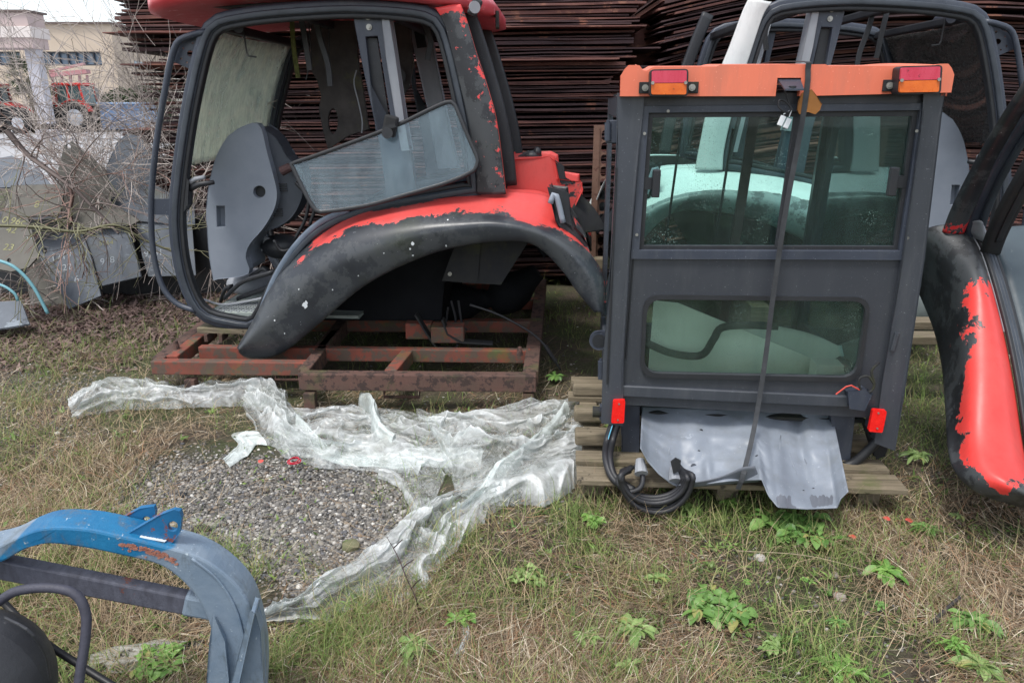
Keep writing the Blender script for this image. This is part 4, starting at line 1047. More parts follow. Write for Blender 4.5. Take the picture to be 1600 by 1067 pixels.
# hinges and side lamp ring
for (y, x) in ((206, 953), (578, 942)):
    h = MB().box(FB.pt(x + 6, y, .02), (.06, .02, .085), Matrix.Rotation(-radians(5), 3, 'Z')).build('hinge', m_frame, cb, bevel=.003)
    MB().tube([FB.pt(x - 3, y + 14, .01), FB.pt(x - 3, y - 14, .01)], .013, 10).tube([FB.pt(x - 3, y - 14, .01), FB.pt(x - 3, y - 18, .01)], .006, 8).build('hinge_pin', m_frame, h)
lr = FB.pt(936, 531, .06); dd = -FB.w * .9 - FB.u * .3
MB().tube([lr + FB.w * .07 + FB.u * .03, lr, lr - FB.w * .012, lr - FB.w * .008], [.025, .042, .042, .030], 24, caps=True).build('lamp_socket', m_frame, cb, smooth=False)
MB().disc(lr - FB.w * .012, -FB.w, .029, .003, 20).build('socket_recess', m_black, cb)
for (x, s_) in ((926, -1), (1402, 1)):
    c = FB.pt(x, 643 if s_ < 0 else 658, .03)
    MB().tube([c - FB.u * s_ * .05, c + FB.u * s_ * .0], .024, 14).build('mount_stub', m_gusset, cb)
    MB().bar(c - FB.u * s_ * .03, c - FB.u * s_ * .12, .04, .06).build('mount_bracket', m_frame, cb)
MB().prism(PB([(1327, 614), (1352, 610), (1362, 616), (1350, 640), (1329, 637)], -.05), FB.w * .045).build('cable_box', m_frame, cb, bevel=.005)
MB().tube(PB([(1374, 566), (1362, 580), (1366, 600), (1360, 612), (1345, 608), (1343, 592), (1356, 588), (1366, 600)], -.04), .005, 8, n=40).build('cable', m_gusset, cb)
MB().tube(PB([(1345, 610), (1330, 602), (1322, 604), (1306, 616)], -.04), .003, 6).build('bare_wire', m_edge, cb)
MB().sweep(PB([(1402, 520), (1394, 548)], -.024), rrect(0, 0, .018, .01, .004), FB.w).build('slot_plate', m_bgrey2, cb)
# drip channel on posts, seam lines
MB().sweep(smooth_curve(PB([(963, 262), (957, 400), (949, 600)], -.025), 10), rrect(0, 0, .008, .006, .002), FB.w).build('seam', m_rubber, cb)
MB().sweep(smooth_curve(PB([(1003, 262), (990, 400), (978, 560)], -.002), 10), rrect(0, 0, .006, .006, .002), FB.w).build('seam', m_rubber, cb)
# legs
for pl in ([(972, 632), (1000, 634), (998, 720), (1006, 745), (965, 740), (972, 715)], [(1300, 648), (1334, 650), (1326, 738), (1308, 738)]):
    MB().prism(PB(pl, .05), FB.w * .05).build('leg', m_frame, cb, bevel=.005)
MB().tube(PB([(1378, 680), (1362, 698), (1335, 722), (1318, 728)], .03), .02, 10, n=16).build('rubber_pipe', m_rubber, cb, smooth=True)
MB().prism(PB([(1350, 660), (1390, 690), (1382, 712), (1370, 716), (1362, 700)], .08), FB.w * .03).build('foot_bracket', m_gusset, cb, bevel=.004)
for (u) in (ul + .06, ur - .06):
    MB().bar(FB.loc(u, D - .05, .13), FB.loc(u, D - .05, zl0 + .02), .06, .06, (0, 1, 0)).build('leg', m_frame, cb)
# floor of the cab
MB().prism([FB.loc(ul + .04, .1, zl0 - .02), FB.loc(ur - .04, .1, zl0 - .02), FB.loc(ur - .04, D, zl0 - .02), FB.loc(ul + .04, D, zl0 - .02)], (0, 0, .015)).build('floor', m_gusset, cb)
# crumpled silver heat shield / floor pan hanging below the rear panel
m_silver = M('dull_silver_sheet', lin((134, 141, 151)), lin((104, 111, 121)), 3, .45, 0, bmp=.2, grime=lin((108, 110, 108)), spots=lin((148, 155, 165)), spot_amt=.64, spot_scale=18)
m_under = M('bare_grey_plastic', lin((84, 88, 96)), lin((98, 102, 110)), 6, .5, bmp=.1)
bx_ = [(1000, 700), (1012, 722), (1030, 742), (1050, 757), (1066, 764), (1100, 757), (1140, 752), (1190, 750), (1200, 775), (1215, 793), (1260, 796), (1308, 794), (1314, 780), (1326, 768)]
def bot_y(x):
    for (a, b) in zip(bx_, bx_[1:]):
        if a[0] <= x <= b[0]: return a[1] + (b[1] - a[1]) * (x - a[0]) / (b[0] - a[0])
    return bx_[-1][1]
def pan(a, b):
    xb = 1000 + 326 * a; yb = bot_y(xb); xt = 1003 + 297 * a
    x = xt + (xb - xt) * b; y = 636 + (yb - 636) * b + a * 10 * (1 - b)
    off = .10 - (.36 + .12 * max(0, min(1, (a - .5) * 5))) * b ** 1.1
    off += .030 * math.exp(-((a - .70 + .05 * b) / .05) ** 2) * -1.6 * sin(min(1, b * 1.5) * pi / 2)
    off += .045 * math.exp(-((a - .80 - .03 * b) / .035) ** 2) * (1 - b)
    off += -.02 * math.exp(-((a - .28) / .05) ** 2) * (1 - abs(2 * b - 1)) - .018 * math.exp(-((a - .33) / .02) ** 2 - ((b - .8) / .15) ** 2) * 1.5
    off += .026 * float(fbm(a * 5, b * 3.5, 0, 4, 3)) + .010 * sin(a * 19 + b * 3) - .03 * math.exp(-((a - .62) / .035) ** 2) * sin(pi * min(1, b * 1.1)) + .018 * math.exp(-((a - .42) / .12) ** 2 - ((b - .55) / .25) ** 2)
    if b < .38: off += .035 * (1 - b / .38) ** .7
    return FB.pt(x, y, off)
pn = MB().grid(pan, 110, 46).build('heat_shield', m_silver, cb, smooth=True, thick=.003)
for (x, y, r) in ((1098, 673, .008), (1178, 690, .008), (1183, 712, .007), (1093, 705, .006), (1084, 728, .012), (1252, 765, .005), (1268, 762, .005)):
    a = (x - 1002) / 315; b = (y - 640) / max(1, (bot_y(x) - 640)); p = pan(a, b) - FB.w * .0025
    MB().disc(p, -FB.w, r, .002, 14).build('hole', m_black if r < .01 else m_under, pn)
MB().prism(PB([(1048, 722), (1056, 716), (1064, 720), (1062, 736), (1052, 740)], -.255), FB.w * .01).build('hole', m_black, pn)
# leftover grey patches along the bottom edge
for (x0, x1, y0) in ((1215, 1312, 780),):
    L = [(x0 + (x1 - x0) * i / 60, y0 + 1 - 6 * abs(sin(i * .31)) ** .6 - 4 * abs(sin(i * .83 + 1)) ** .7) for i in range(61)]
    pts = []
    for (x, y) in L: pts.append(pan((x - 1003) / 323, min(1, (y - 640) / (bot_y(x) - 640))) - FB.w * .004)
    low = [pan((x - 1003) / 323, .995) - FB.w * .004 for (x, y) in L]
    MB().loft([pts, low], 120, sub=4).build('peeled_edge', m_under, pn, thick=.002)
MB().loft([PB([(1060, 757), (1120, 746), (1160, 730), (1180, 728)], -.27), PB([(1060, 762), (1120, 757), (1160, 754), (1188, 752)], -.25)], 30, sub=6).build('curled_edge', m_under, pn, smooth=True, thick=.003)
for pl in ([(1052, 682), (1046, 713)], [(1262, 715), (1273, 752)], [(1228, 678), (1224, 700)], [(1238, 690), (1240, 715), (1246, 740)]):
    P = [];
    for (x, y) in pl: P.append(pan((x - 1003) / 315, (y - 640) / (bot_y(x) - 640)) - FB.w * .001)
    MB().tube(P, .0035, 6).build('pressed_rib', m_silver, pn, smooth=True)

# pallet
PF = Frame(onG(908, 750, .135), 3.6)
plt = thing('pallet', 'weathered wooden pallet with greenish boards under the small orange-roofed cab', 'pallet', tuple(PF.o * 1.0))
rs = random.Random(4)
for i, w in enumerate((0.0, .17, .62, .9, 1.1)):
    L = 1.33 + rs.uniform(-.02, .02); x0 = rs.uniform(-.02, .01) - (.03 if i > 2 else 0)
    w0 = .13 if i == 0 else rs.uniform(.09, .12)
    MB().box(PF.loc(x0 + L / 2, w + w0 / 2, -.012), (L, w0, .024), Matrix.Rotation(-radians(3.6 + rs.uniform(-.4, .4)), 3, 'Z')).build('deck_board', m_wood, plt, bevel=.003)
for u in (.06, .62, 1.2):
    MB().bar(PF.loc(u, .10, -.078), PF.loc(u, 1.25, -.078), .09, .105).build('stringer', m_wood, plt, bevel=.004)
# round poles and boards behind on the left
for k, (y, w) in enumerate(((574, .95), (605, .62), (640, .36))):
    p = PF.loc(-.02, w, .03 + .0 * k)
    MB().bar(p, p + PF.u * 1.3, .09, .06).build('bearer', m_wood, plt, bevel=.012)

# strap over the cab, straight down the rear
strp = PB([(1262, 101, -.055), (1262, 106, -.062), (1263, 118, -.064), (1258, 160, -.06), (1250, 210, -.055), (1226, 340, -.05), (1207, 470, -.05), (1196, 560, -.05), (1180, 660, -.09), (1163, 735, -.27), (1153, 764, -.28)])
rear_top = FB.loc(uz(FB.pt(1262, 104, 0))[0], D * .98, zt1 + .01)
sp = [rear_top - U * .05, rear_top, FB.loc(uz(strp[0])[0], D * .5, zt1 + .042), strp[0] + FB.w * .05 + U * .012] + strp
spc = smooth_curve(sp, 90)
st = MB().sweep(spc, [(-.0125, -.0015), (.0125, -.0015), (.0125, .0015), (-.0125, .0015)], FB.w)
# use tube with flat section instead so the band stays flat over the roof edge
st = MB(); b = 0
for i, p in enumerate(spc):
    t = (spc[min(i + 1, 89)] - spc[max(0, i - 1)]).normalized(); x = FB.u - t * FB.u.dot(t); x.normalize(); nrm = t.cross(x).normalized() * .0015
    st.v += [tuple(p - x * .0095 - nrm), tuple(p + x * .0095 - nrm), tuple(p + x * .0095 + nrm), tuple(p - x * .0095 + nrm)]
for i in range(89):
    for k in range(4): st.f.append((4 * i + k, 4 * i + (k + 1) % 4, 4 * i + 4 + (k + 1) % 4, 4 * i + 4 + k))
m_strap = M('grey_webbing', lin((62, 64, 67)), lin((44, 46, 49)), 20, .8, bmp=.5)
tag(st.build('strap', m_strap), 'flat grey strap running over the orange roof and down the rear of the small cab', 'strap')
m_leather = M('ochre_leather', lin((150, 100, 48)), lin((126, 82, 38)), 9, .85, bmp=.5)
lp = [(1254, 146), (1268, 141), (1276, 150), (1284, 163), (1281, 172), (1274, 178), (1262, 175), (1250, 178), (1246, 172), (1248, 158)]
tag(MB().prism(PB(lp, -.058), FB.w * .008).build('leather_pad', m_leather, bevel=.002), 'small ochre leather pad under the strap below the orange roof edge', 'pad')
wr = MB().tube(PB([(1226, 142), (1232, 160), (1236, 172), (1228, 176), (1217, 168), (1218, 157), (1228, 160), (1238, 172)], -.06), .0035, 8, n=40).build('wire_tail', m_wire)
tag(wr, 'short wire tail with two white connectors hanging from the bracket in the orange roof', 'wire')
for (x, y) in ((1221, 189), (1230, 193)):
    MB().tube(PB([(1237, 172), (x + 3, y - 10)], -.06), .0018, 6).build('lead', m_white, wr)
    MB().box(FB.pt(x, y, -.06), (.018, .012, .036), Matrix.Rotation(.35, 3, 'Y')).build('connector', m_white, wr, bevel=.002)
# cable coil at the left foot
coil = thing('cable_coil', 'coiled black hoses with pale blue stripe at the left foot of the small cab', 'hose', tuple(FB.pt(1010, 770, -.1)))
m_blue_s = M('light_blue_stripe', lin((110, 190, 220)), None, 9, .5)
for k in range(6):
    r = 1 + k * .06
    P = []
    for i in range(17):
        a = pi * (.95 + 1.15 * i / 16) if False else pi * i / 16
        x = 1020 + 48 * r ** .6 * cos(pi - a) + 1.2 * k; y = 742 + (30 + 5.5 * k) * sin(a) + (6 - k) * .8
        P.append(FB.pt(x, y, -.26 - .012 * (k % 3)))
    P = [FB.pt(972 + k * 3, 735 - k, -.22)] + P + [FB.pt(1062 + k, 735, -.22), FB.pt(1058, 725, -.18)]
    MB().tube(P, .0115, 10, n=60).build('hose', m_wire, coil, smooth=True)
for k, dx in enumerate((0, 9)):
    P = PB([(956 + dx, 662, 0), (948 + dx, 690, -.03), (946 + dx * .8, 715, -.14), (954 + dx * .6, 742, -.21), (968 + dx, 757, -.24), (990, 765, -.26)])
    h = MB().tube(P, .014, 10, n=40).build('hose', m_wire, coil, smooth=True)
    if k == 0: MB().tube([p - FB.w * .0135 + FB.u * .002 for p in P], .0025, 6, n=40).build('stripe', m_blue_s, h, smooth=True)
P = PB([(985, 735, -.22), (970, 742, -.24), (966, 755, -.26), (980, 768, -.27), (1000, 762, -.27), (1004, 742, -.24), (992, 728, -.2)])
MB().tube(P, .011, 10, n=40).build('hose', m_wire, coil, smooth=True)
for (x, y) in ((1000, 728), (1053, 740)):
    MB().tube([FB.pt(x, y - 10, -.2), FB.pt(x + 2, y + 12, -.25)], [.018, .028], 10).build('tape_wrap', m_lgrey, coil)

# things inside the small cab
m_board = M('pale_board', lin((228, 228, 214)), lin((208, 210, 196)), 2, .8, bmp=.1)
bxp = [FB.pt(1010, 468, .45), FB.pt(1350, 575, .35), FB.pt(1330, 600, .32), FB.pt(1000, 600, .32)]
tag(MB().prism(PB([(1022, 470), (1060, 474), (1322, 582), (1318, 640), (1008, 640)], .42), FB.w * .012).build('pale_board', m_board), 'large pale board leaning inside the small cab behind its lower rear window', 'board')
tag(MB().loft([PB([(1120, 505), (1180, 506), (1260, 520), (1325, 548)], .62), PB([(1170, 535), (1220, 550), (1270, 568), (1290, 570)], .5)], 20, sub=5).build('bent_sheet', m_board, smooth=True, thick=.004), 'curved pale sheet lying on the board inside the small cab', 'sheet')
tag(MB().box(FB.pt(1290, 585, .3), (.12, .1, .12), Matrix.Rotation(-.1, 3, 'Z')).build('carton', m_board, bevel=.003), 'small pale carton in the lower right corner inside the small cab', 'carton')
tag(MB().tube(PB([(1008, 535), (1050, 552), (1095, 555), (1115, 530), (1128, 512), (1170, 508), (1215, 510)], .3), .018, 10, n=50).build('interior_hose', m_gusset, smooth=True), 'dark bent hose lying over the pale board inside the small cab', 'hose')

# ================================================================= CAB D (right edge)
m_fenD = peel_mat('bright_red_peeling_off_black', (.012, .013, .015), lin((222, 58, 54)), lin((216, 74, 68)), scale=4.2, amp=1.9, rough=.42)
cd = thing('tractor_cab', 'dismantled cab cut by the right edge, black fender with large patch of peeling red paint', 'tractor cab', (1.75, 2.7, 0), 'dismantled tractor cabs')
def Q(l): return [onY(x, y, Y) for x, y, Y in l]
e0 = Q([(1428, 440, 3.45), (1440, 460, 3.4), (1462, 515, 3.2), (1474, 570, 3.0), (1480, 640, 2.8), (1484, 700, 2.62), (1496, 738, 2.5), (1530, 768, 2.42), (1600, 792, 2.38)])
e1 = Q([(1434, 390, 3.4), (1455, 430, 3.3), (1476, 490, 3.12), (1486, 560, 2.94), (1492, 640, 2.74), (1498, 700, 2.58), (1512, 735, 2.46), (1545, 760, 2.38), (1606, 784, 2.33)])
e2 = Q([(1442, 362, 3.35), (1475, 395, 3.22), (1500, 450, 3.05), (1512, 530, 2.86), (1520, 610, 2.68), (1526, 680, 2.54), (1540, 725, 2.43), (1570, 752, 2.35), (1615, 776, 2.3)])
e3 = Q([(1480, 352, 3.3), (1510, 385, 3.18), (1530, 440, 3.0), (1548, 520, 2.84), (1560, 600, 2.68), (1570, 680, 2.54), (1580, 725, 2.44), (1600, 752, 2.38), (1630, 772, 2.32)])
e4 = Q([(1512, 362, 3.3), (1528, 390, 3.2), (1545, 440, 3.05), (1566, 520, 2.9), (1582, 600, 2.75), (1594, 680, 2.62), (1604, 730, 2.52), (1622, 760, 2.44), (1650, 778, 2.38)])
def attD(t, s):
    m = min((t - 1.35) * .5, (s - .5 + .13 * t) * 2.2 - .42, (.93 - s) * 4.5 + max(0, t - 3) * .6, .4)
    return m
MB().loft([[p + Vector((.02, .03, 0)) for p in e0], e0, e1, e2, e3, e4], 160, sub=8, att=lambda t, s: attD(t - 1, s)).build('fender', m_fenD, cd, smooth=True, thick=.012, thick_off=0)
nC = len(e4)
# ribbed seal and door frame beyond it
base = smooth_curve(e4, 60)
gd = Vector((.05, .02, 0)).normalized()
for k in range(4):
    MB().sweep([p + Vector((.014 + .022 * k, .012 * k - .01, .012 - .004 * k)) for p in base], rrect(0, 0, .018, .024, .007), gd).build('door_seal' if k in (1, 2) else 'door_frame', m_seal if k in (1, 2) else m_rubber, cd, smooth=True)
MB().sweep([p + Vector((.004, -.008, .004)) for p in base[:26]], rrect(0, 0, .006, .008, .002), gd).build('chipped_edge', m_lgrey, cd)
# inner grey panel
ip = Q([(1548, 372, 3.2), (1600, 372, 3.1), (1700, 380, 3.0), (1700, 800, 2.9), (1640, 800, 2.9), (1618, 680, 2.9), (1600, 560, 3.0), (1572, 450, 3.1)])
inn = [p + Vector((.08, .1, 0)) for p in base]
MB().loft([[p + Vector((.09, .02, 0)) for p in base], [p + Vector((.3, .05, .02)) for p in base], [p + Vector((.8, .12, .0)) for p in base]], 50, sub=5).build('floor_panel', M('teal_grey_metal', lin((70, 82, 88)), lin((58, 68, 74)), 4, .5, bmp=.2, spots=lin((120, 130, 132)), spot_amt=.66), cd, smooth=True, thick=.01)
# pillars
pl_ = smooth_curve(Q([(1484, 362, 3.28), (1502, 318, 3.22), (1540, 245, 3.12), (1580, 178, 3.0), (1612, 130, 2.9), (1680, 20, 2.75)]), 50)
pz = MB().loft([[p + Vector((-.028, 0, .0)) for p in pl_], [p + Vector((-.02, -.03, 0)) for p in pl_], [p + Vector((.03, -.035, 0)) for p in pl_], [p + Vector((.05, 0, 0)) for p in pl_], [p + Vector((.04, .05, 0)) for p in pl_]], 90, sub=6, att=lambda t, s: -.1 - s * 1.2 + (.12 if t > 2 else 0) + .1 * (1 - min(1, s * 6)))
pz.build('rear_pillar', peel_mat('black_pillar_red_chips_low', (.014, .016, .02), lin((230, 40, 46)), lin((225, 60, 60)), scale=16, amp=.9), cd, smooth=True, thick=.008)
fp = smooth_curve(Q([(1520, 385, 3.3), (1520, 350, 3.26), (1545, 285, 3.16), (1585, 215, 3.04), (1625, 160, 2.92), (1690, 70, 2.8)]), 40)
MB().sweep(fp, rrect(0, 0, .07, .06, .015), (0, 1, 0)).build('door_frame', m_frame, cd, smooth=True)
MB().sweep([p + Vector((.02, -.035, 0)) for p in fp], rrect(0, 0, .03, .02, .006), (0, 1, 0)).build('door_seal', m_seal, cd, smooth=True)
fp2 = smooth_curve(Q([(1545, 400, 3.2), (1560, 360, 3.1), (1585, 310, 3.0), (1620, 250, 2.9), (1680, 150, 2.8)]), 30)
MB().sweep(fp2, rrect(0, 0, .085, .05, .015), (0, 1, 0)).build('door_pillar', m_gusset, cd, smooth=True)
MB().sweep([p + Vector((0, -.028, 0)) for p in fp2[4:18]], rrect(0, 0, .03, .01, .003), (0, 1, 0)).build('pillar_slot', m_rubber, cd, smooth=True)
tag(MB().grid(lambda a, b: onY(1518 + 26 * a, 385 - 34 * b, 3.22) + Vector((0, .04 * sin(a * 5 + b * 3), .012 * sin(a * 9) + .01 * sin(b * 8))), 12, 10).build('paper_scrap', m_lgrey, smooth=True, thick=.002), 'crumpled grey scrap stuck at the foot of the black pillar at the right edge', 'scrap')
# timber and supports beneath D and C seen between the cabs
for k, (x0, x1, y, Y) in enumerate(((1395, 1500, 505, 4.1), (1400, 1500, 528, 3.9))):
    a, b = onY(x0, y, Y), onY(x1, y, Y)
    tag(MB().bar(a, b, .12, .045).build('timber', m_wood, bevel=.004), ['upper grey timber lying in the gap between the small cab and the right-hand fender', 'lower grey timber lying in the gap between the small cab and the right-hand fender'][k], 'timber')
# ================================================================= GROUND
def proj(x, y, z=0.0):
    dx, dy, dz = x, y, z - EYE
    zc = dy * cP - dz * sP; yc = dy * sP + dz * cP
    zc = np.maximum(zc, .05)
    return 800 + FPX * dx / zc, 533.5 - FPX * yc / zc
def patches(px, py, L):
    r = 0
    for (cx, cy, rx, ry, a) in L: r = r + a * np.exp(-(((px - cx) / rx) ** 2 + ((py - cy) / ry) ** 2))
    return r
GRAVEL = [(430, 800, 170, 70, 1.3), (330, 745, 110, 40, .9), (560, 850, 60, 50, 1.0), (520, 760, 110, 35, 1.0), (230, 800, 60, 25, .6), (480, 880, 60, 35, .6)]
GREEN = [(60, 600, 130, 45, .8), (190, 570, 110, 30, .8), (150, 620, 60, 50, .6), (470, 930, 60, 45, .8), (170, 900, 160, 40, 1.0), (300, 880, 90, 45, .7), (450, 1020, 90, 60, .6), (700, 960, 80, 30, .2), (860, 790, 70, 30, .7), (760, 850, 70, 40, .4),
         (950, 800, 60, 40, .5), (1240, 800, 80, 20, .4), (560, 1000, 90, 50, .35), (250, 515, 90, 22, .8), (1450, 720, 60, 50, .4), (870, 470, 60, 40, .8), (1430, 560, 50, 80, .55), (620, 560, 200, 40, .25), (1000, 860, 70, 40, .4), (1080, 820, 110, 25, .4), (1350, 860, 160, 30, .3), (1500, 900, 120, 60, .3), (1100, 1030, 300, 40, .2), (950, 960, 120, 40, .25), (80, 700, 80, 60, .35), (1560, 700, 60, 60, .3), (40, 980, 60, 60, .4), (920, 880, 60, 40, .2)]
def elev(x, y):
    px, py = proj(x, y)
    gr = np.clip(patches(px, py, GRAVEL), 0, 1)
    h = .035 * fbm(x * 1.3, y * 1.3, 0, 5, 4) * (1 - .7 * gr) + .008 * fbm(x * 9, y * 9, 0, 9, 3)
    h = h - .02 * gr - .012
    return h * np.clip((14 - y) / 6, 0.05, 1) 
m_ground, n_, l_, bs_ = newmat('soil_and_thatch'); nt = m_ground.node_tree
tc = noise(nt, 2.2, detail=9, rough=.7)
c_soil = ramp(nt, noise(nt, 38, detail=8, rough=.8), [(.3, (.022, .016, .012)), (.52, (.085, .065, .046)), (.7, (.18, .145, .10))])
c_moss = ramp(nt, noise(nt, 60, detail=6, rough=.8), [(.3, (.02, .026, .009)), (.7, (.085, .105, .032))])
c_ = mixc(nt, ramp(nt, tc, [(.42, g(0)), (.56, g(.85))]), c_soil, c_moss)
at = n_.new('ShaderNodeAttribute'); at.attribute_name = 'gravel'
vo = n_.new('ShaderNodeTexVoronoi'); vo.inputs['Scale'].default_value = 75; tcc = n_.new('ShaderNodeTexCoord'); l_.new(tcc.outputs['Object'], vo.inputs[0])
sx = n_.new('ShaderNodeSeparateColor'); l_.new(vo.outputs['Color'], sx.inputs[0])
c_gr = ramp(nt, sx.outputs[0], [(0, (.045, .042, .038)), (.6, (.13, .12, .11)), (1, (.3, .29, .26))])
c_gr = mixc(nt, ramp(nt, vo.outputs['Distance'], [(.3, g(0)), (.6, g(.9))]), c_gr, (.03, .027, .023))
l_.new(mixc(nt, at.outputs['Fac'], c_, c_gr), bs_.inputs['Base Color']); bs_.inputs['Roughness'].default_value = .9
bump(nt, bs_, math_(nt, 'ADD', noise(nt, 90, detail=8, rough=.8), math_(nt, 'MULTIPLY', vo.outputs['Distance'], -.5)), .012, .9)
nx, ny = 300, 330
xs = np.linspace(-5.2, 5.2, nx); ys = np.linspace(.2, 11, ny); X, Y = np.meshgrid(xs, ys)
Z = elev(X, Y); px_, py_ = proj(X, Y)
GA = np.clip(patches(px_, py_, GRAVEL) * 1.2 + .25 * fbm(X * 5, Y * 5, 0, 3, 3) - .15, 0, 1)
GA = np.maximum(GA, np.clip(.45 - .0 * X, 0, .45) * np.exp(-(((px_ + 20) / 130) ** 2 + ((py_ - 650) / 160) ** 2)))
idx = np.arange(nx * ny).reshape(ny, nx)
Fq = np.stack([idx[:-1, :-1], idx[:-1, 1:], idx[1:, 1:], idx[1:, :-1]], -1).reshape(-1, 4)
gm = npmesh('ground', np.stack([X, Y, Z], -1).reshape(-1, 3), Fq, m_ground, smooth=True, atts={'gravel': GA.ravel()})
tag(gm, kind='structure')
tag(MB().grid(lambda a, b: Vector((-300 + 600 * a, -60 + 560 * b, -.16)), 2, 2).build('terrain', m_ground), kind='structure')
tag(MB().grid(lambda a, b: Vector((-14 + 28 * a, 10.6 + 5.2 * b, -.012 + .004 * a)), 4, 2).build('ground_strip', m_ground), kind='structure')

# pebbles
rs = np.random.RandomState(7)
def sample_px(n, x0, x1, y0, y1, rs): 
    px = rs.uniform(x0, x1, n); py = rs.uniform(y0, y1, n)
    u = (px - 800) / FPX; v = (533.5 - py) / FPX
    dy = cP + v * sP; dz = -sP + v * cP; t = -EYE / dz
    return px, py, u * t, dy * t
def ico():
    t = (1 + 5 ** .5) / 2
    V = np.array([(-1, t, 0), (1, t, 0), (-1, -t, 0), (1, -t, 0), (0, -1, t), (0, 1, t), (0, -1, -t), (0, 1, -t), (t, 0, -1), (t, 0, 1), (-t, 0, -1), (-t, 0, 1)], float)
    Fc = [(0, 11, 5), (0, 5, 1), (0, 1, 7), (0, 7, 10), (0, 10, 11), (1, 5, 9), (5, 11, 4), (11, 10, 2), (10, 7, 6), (7, 1, 8), (3, 9, 4), (3, 4, 2), (3, 2, 6), (3, 6, 8), (3, 8, 9), (4, 9, 5), (2, 4, 11), (6, 2, 10), (8, 6, 7), (9, 8, 1)]
    V /= np.linalg.norm(V, axis=1)[:, None]; V = [tuple(v) for v in V]; mid_ = {}; F2 = []
    def m_(a, b):
        k = (min(a, b), max(a, b))
        if k not in mid_:
            p = (np.array(V[a]) + np.array(V[b])) / 2; p /= np.linalg.norm(p); V.append(tuple(p)); mid_[k] = len(V) - 1
        return mid_[k]
    for a, b, c in Fc:
        x, y, z = m_(a, b), m_(b, c), m_(c, a); F2 += [(a, x, z), (b, y, x), (c, z, y), (x, y, z)]
    return np.array(V), np.array(F2)
IV, IF = ico()
def pebbles(name, x, y, size, cols, mat, seed):
    rs = np.random.RandomState(seed); n = len(x); z = elev(x, y)
    S = size[:, None] * rs.uniform(.55, 1.2, (n, 3)) * np.array([1, 1, .6]); a = rs.uniform(0, 2 * pi, n)
    V = IV[None] * (1 + .16 * rs.uniform(-1, 1, (n, len(IV), 1)))
    V = V * S[:, None, :]
    tl = rs.normal(0, .35, n)[:, None]; V = np.stack([V[..., 0], V[..., 1] * np.cos(tl) - V[..., 2] * np.sin(tl), V[..., 1] * np.sin(tl) + V[..., 2] * np.cos(tl)], -1)
    ca_, sa_ = np.cos(a)[:, None], np.sin(a)[:, None]
    V = np.stack([V[..., 0] * ca_ - V[..., 1] * sa_ + x[:, None], V[..., 0] * sa_ + V[..., 1] * ca_ + y[:, None], V[..., 2] + z[:, None] + size[:, None] * .22], -1)
    Fc = IF[None] + (np.arange(n) * len(IV))[:, None, None]
    return npmesh(name, V.reshape(-1, 3), Fc.reshape(-1, 3), mat, np.repeat(cols, len(IV), 0), smooth=True)
m_peb = vcol_mat('pebble', .75, 0, .4)
px, py, x, y = sample_px(60000, 60, 760, 640, 1010, rs)
p = patches(px, py, GRAVEL) * 1.6 + .35 * fbm(x * 4, y * 4, 0, 3, 3)
keep = rs.uniform(0, 1, len(p)) < np.clip(p - .2, 0, 1); x, y = x[keep], y[keep]
px2, py2, x2, y2 = sample_px(5200, -250, 1850, 470, 1150, rs); x = np.concatenate([x, x2]); y = np.concatenate([y, y2])
px3, py3, x3, y3 = sample_px(2600, -60, 150, 500, 720, rs); x = np.concatenate([x, x3]); y = np.concatenate([y, y3])
n = len(x)
base = np.array([(.10, .095, .09), (.16, .15, .135), (.25, .23, .20), (.36, .34, .31), (.20, .16, .12), (.14, .14, .15), (.52, .50, .46)])
ci = rs.choice(7, n, p=[.24, .28, .2, .1, .08, .07, .03]); cols = base[ci] * rs.uniform(.75, 1.2, (n, 1))
tag(pebbles('gravel', x, y, rs.uniform(.0035, .0088, n) * np.where(rs.rand(n) < .06, 1.7, 1), cols, m_peb, 3), kind='stuff')

# single stones
m_stone = M('grey_stone', lin((120, 116, 108)), lin((84, 80, 74)), 20, .85, bmp=.6)
def stone(px_, py_, s, lab, col=m_stone, sq=(1, 1, .6)):
    p = onG(px_, py_); h = float(elev(np.array([p.x]), np.array([p.y]))[0]); r = random.Random(px_)
    mb = MB(); V = [Vector((v[0] * s * sq[0], v[1] * s * sq[1], v[2] * s * sq[2])) * (1 + r.uniform(-.14, .14)) + Vector((p.x, p.y, h + s * .3)) for v in IV]
    mb.add(V, [tuple(int(i) for i in f) for f in IF]); tag(mb.build('stone', col, smooth=False, bevel=.002), lab, 'stone')
stone(312, 822, .028, 'dark flat angular stone just right of the blue lugs on the gravel', M('dark_stone', lin((62, 56, 52)), None, 20, .8), (1.4, .9, .5))
stone(284, 765, .018, 'small black lump lying on the gravel left of the middle', m_black)
stone(548, 845, .036, 'rounded mossy stone beside the lower film at the gravel edge', M('mossy_stone', lin((118, 114, 92)), lin((84, 92, 50)), 14, .9, bmp=.6))
stone(1010, 1044 - 60, .014, 'small white pebble in the dry grass left of the leafy weed clump', m_white)
stone(1188, 868, .024, 'whitish chip of stone below the big weed under the silver sheet', M('white_stone', lin((196, 192, 184)), None, 20, .8))
stone(1313, 925, .022, 'pale crumbly stone in the dry grass at lower right', M('pale_stone', lin((170, 160, 150)), None, 20, .8))

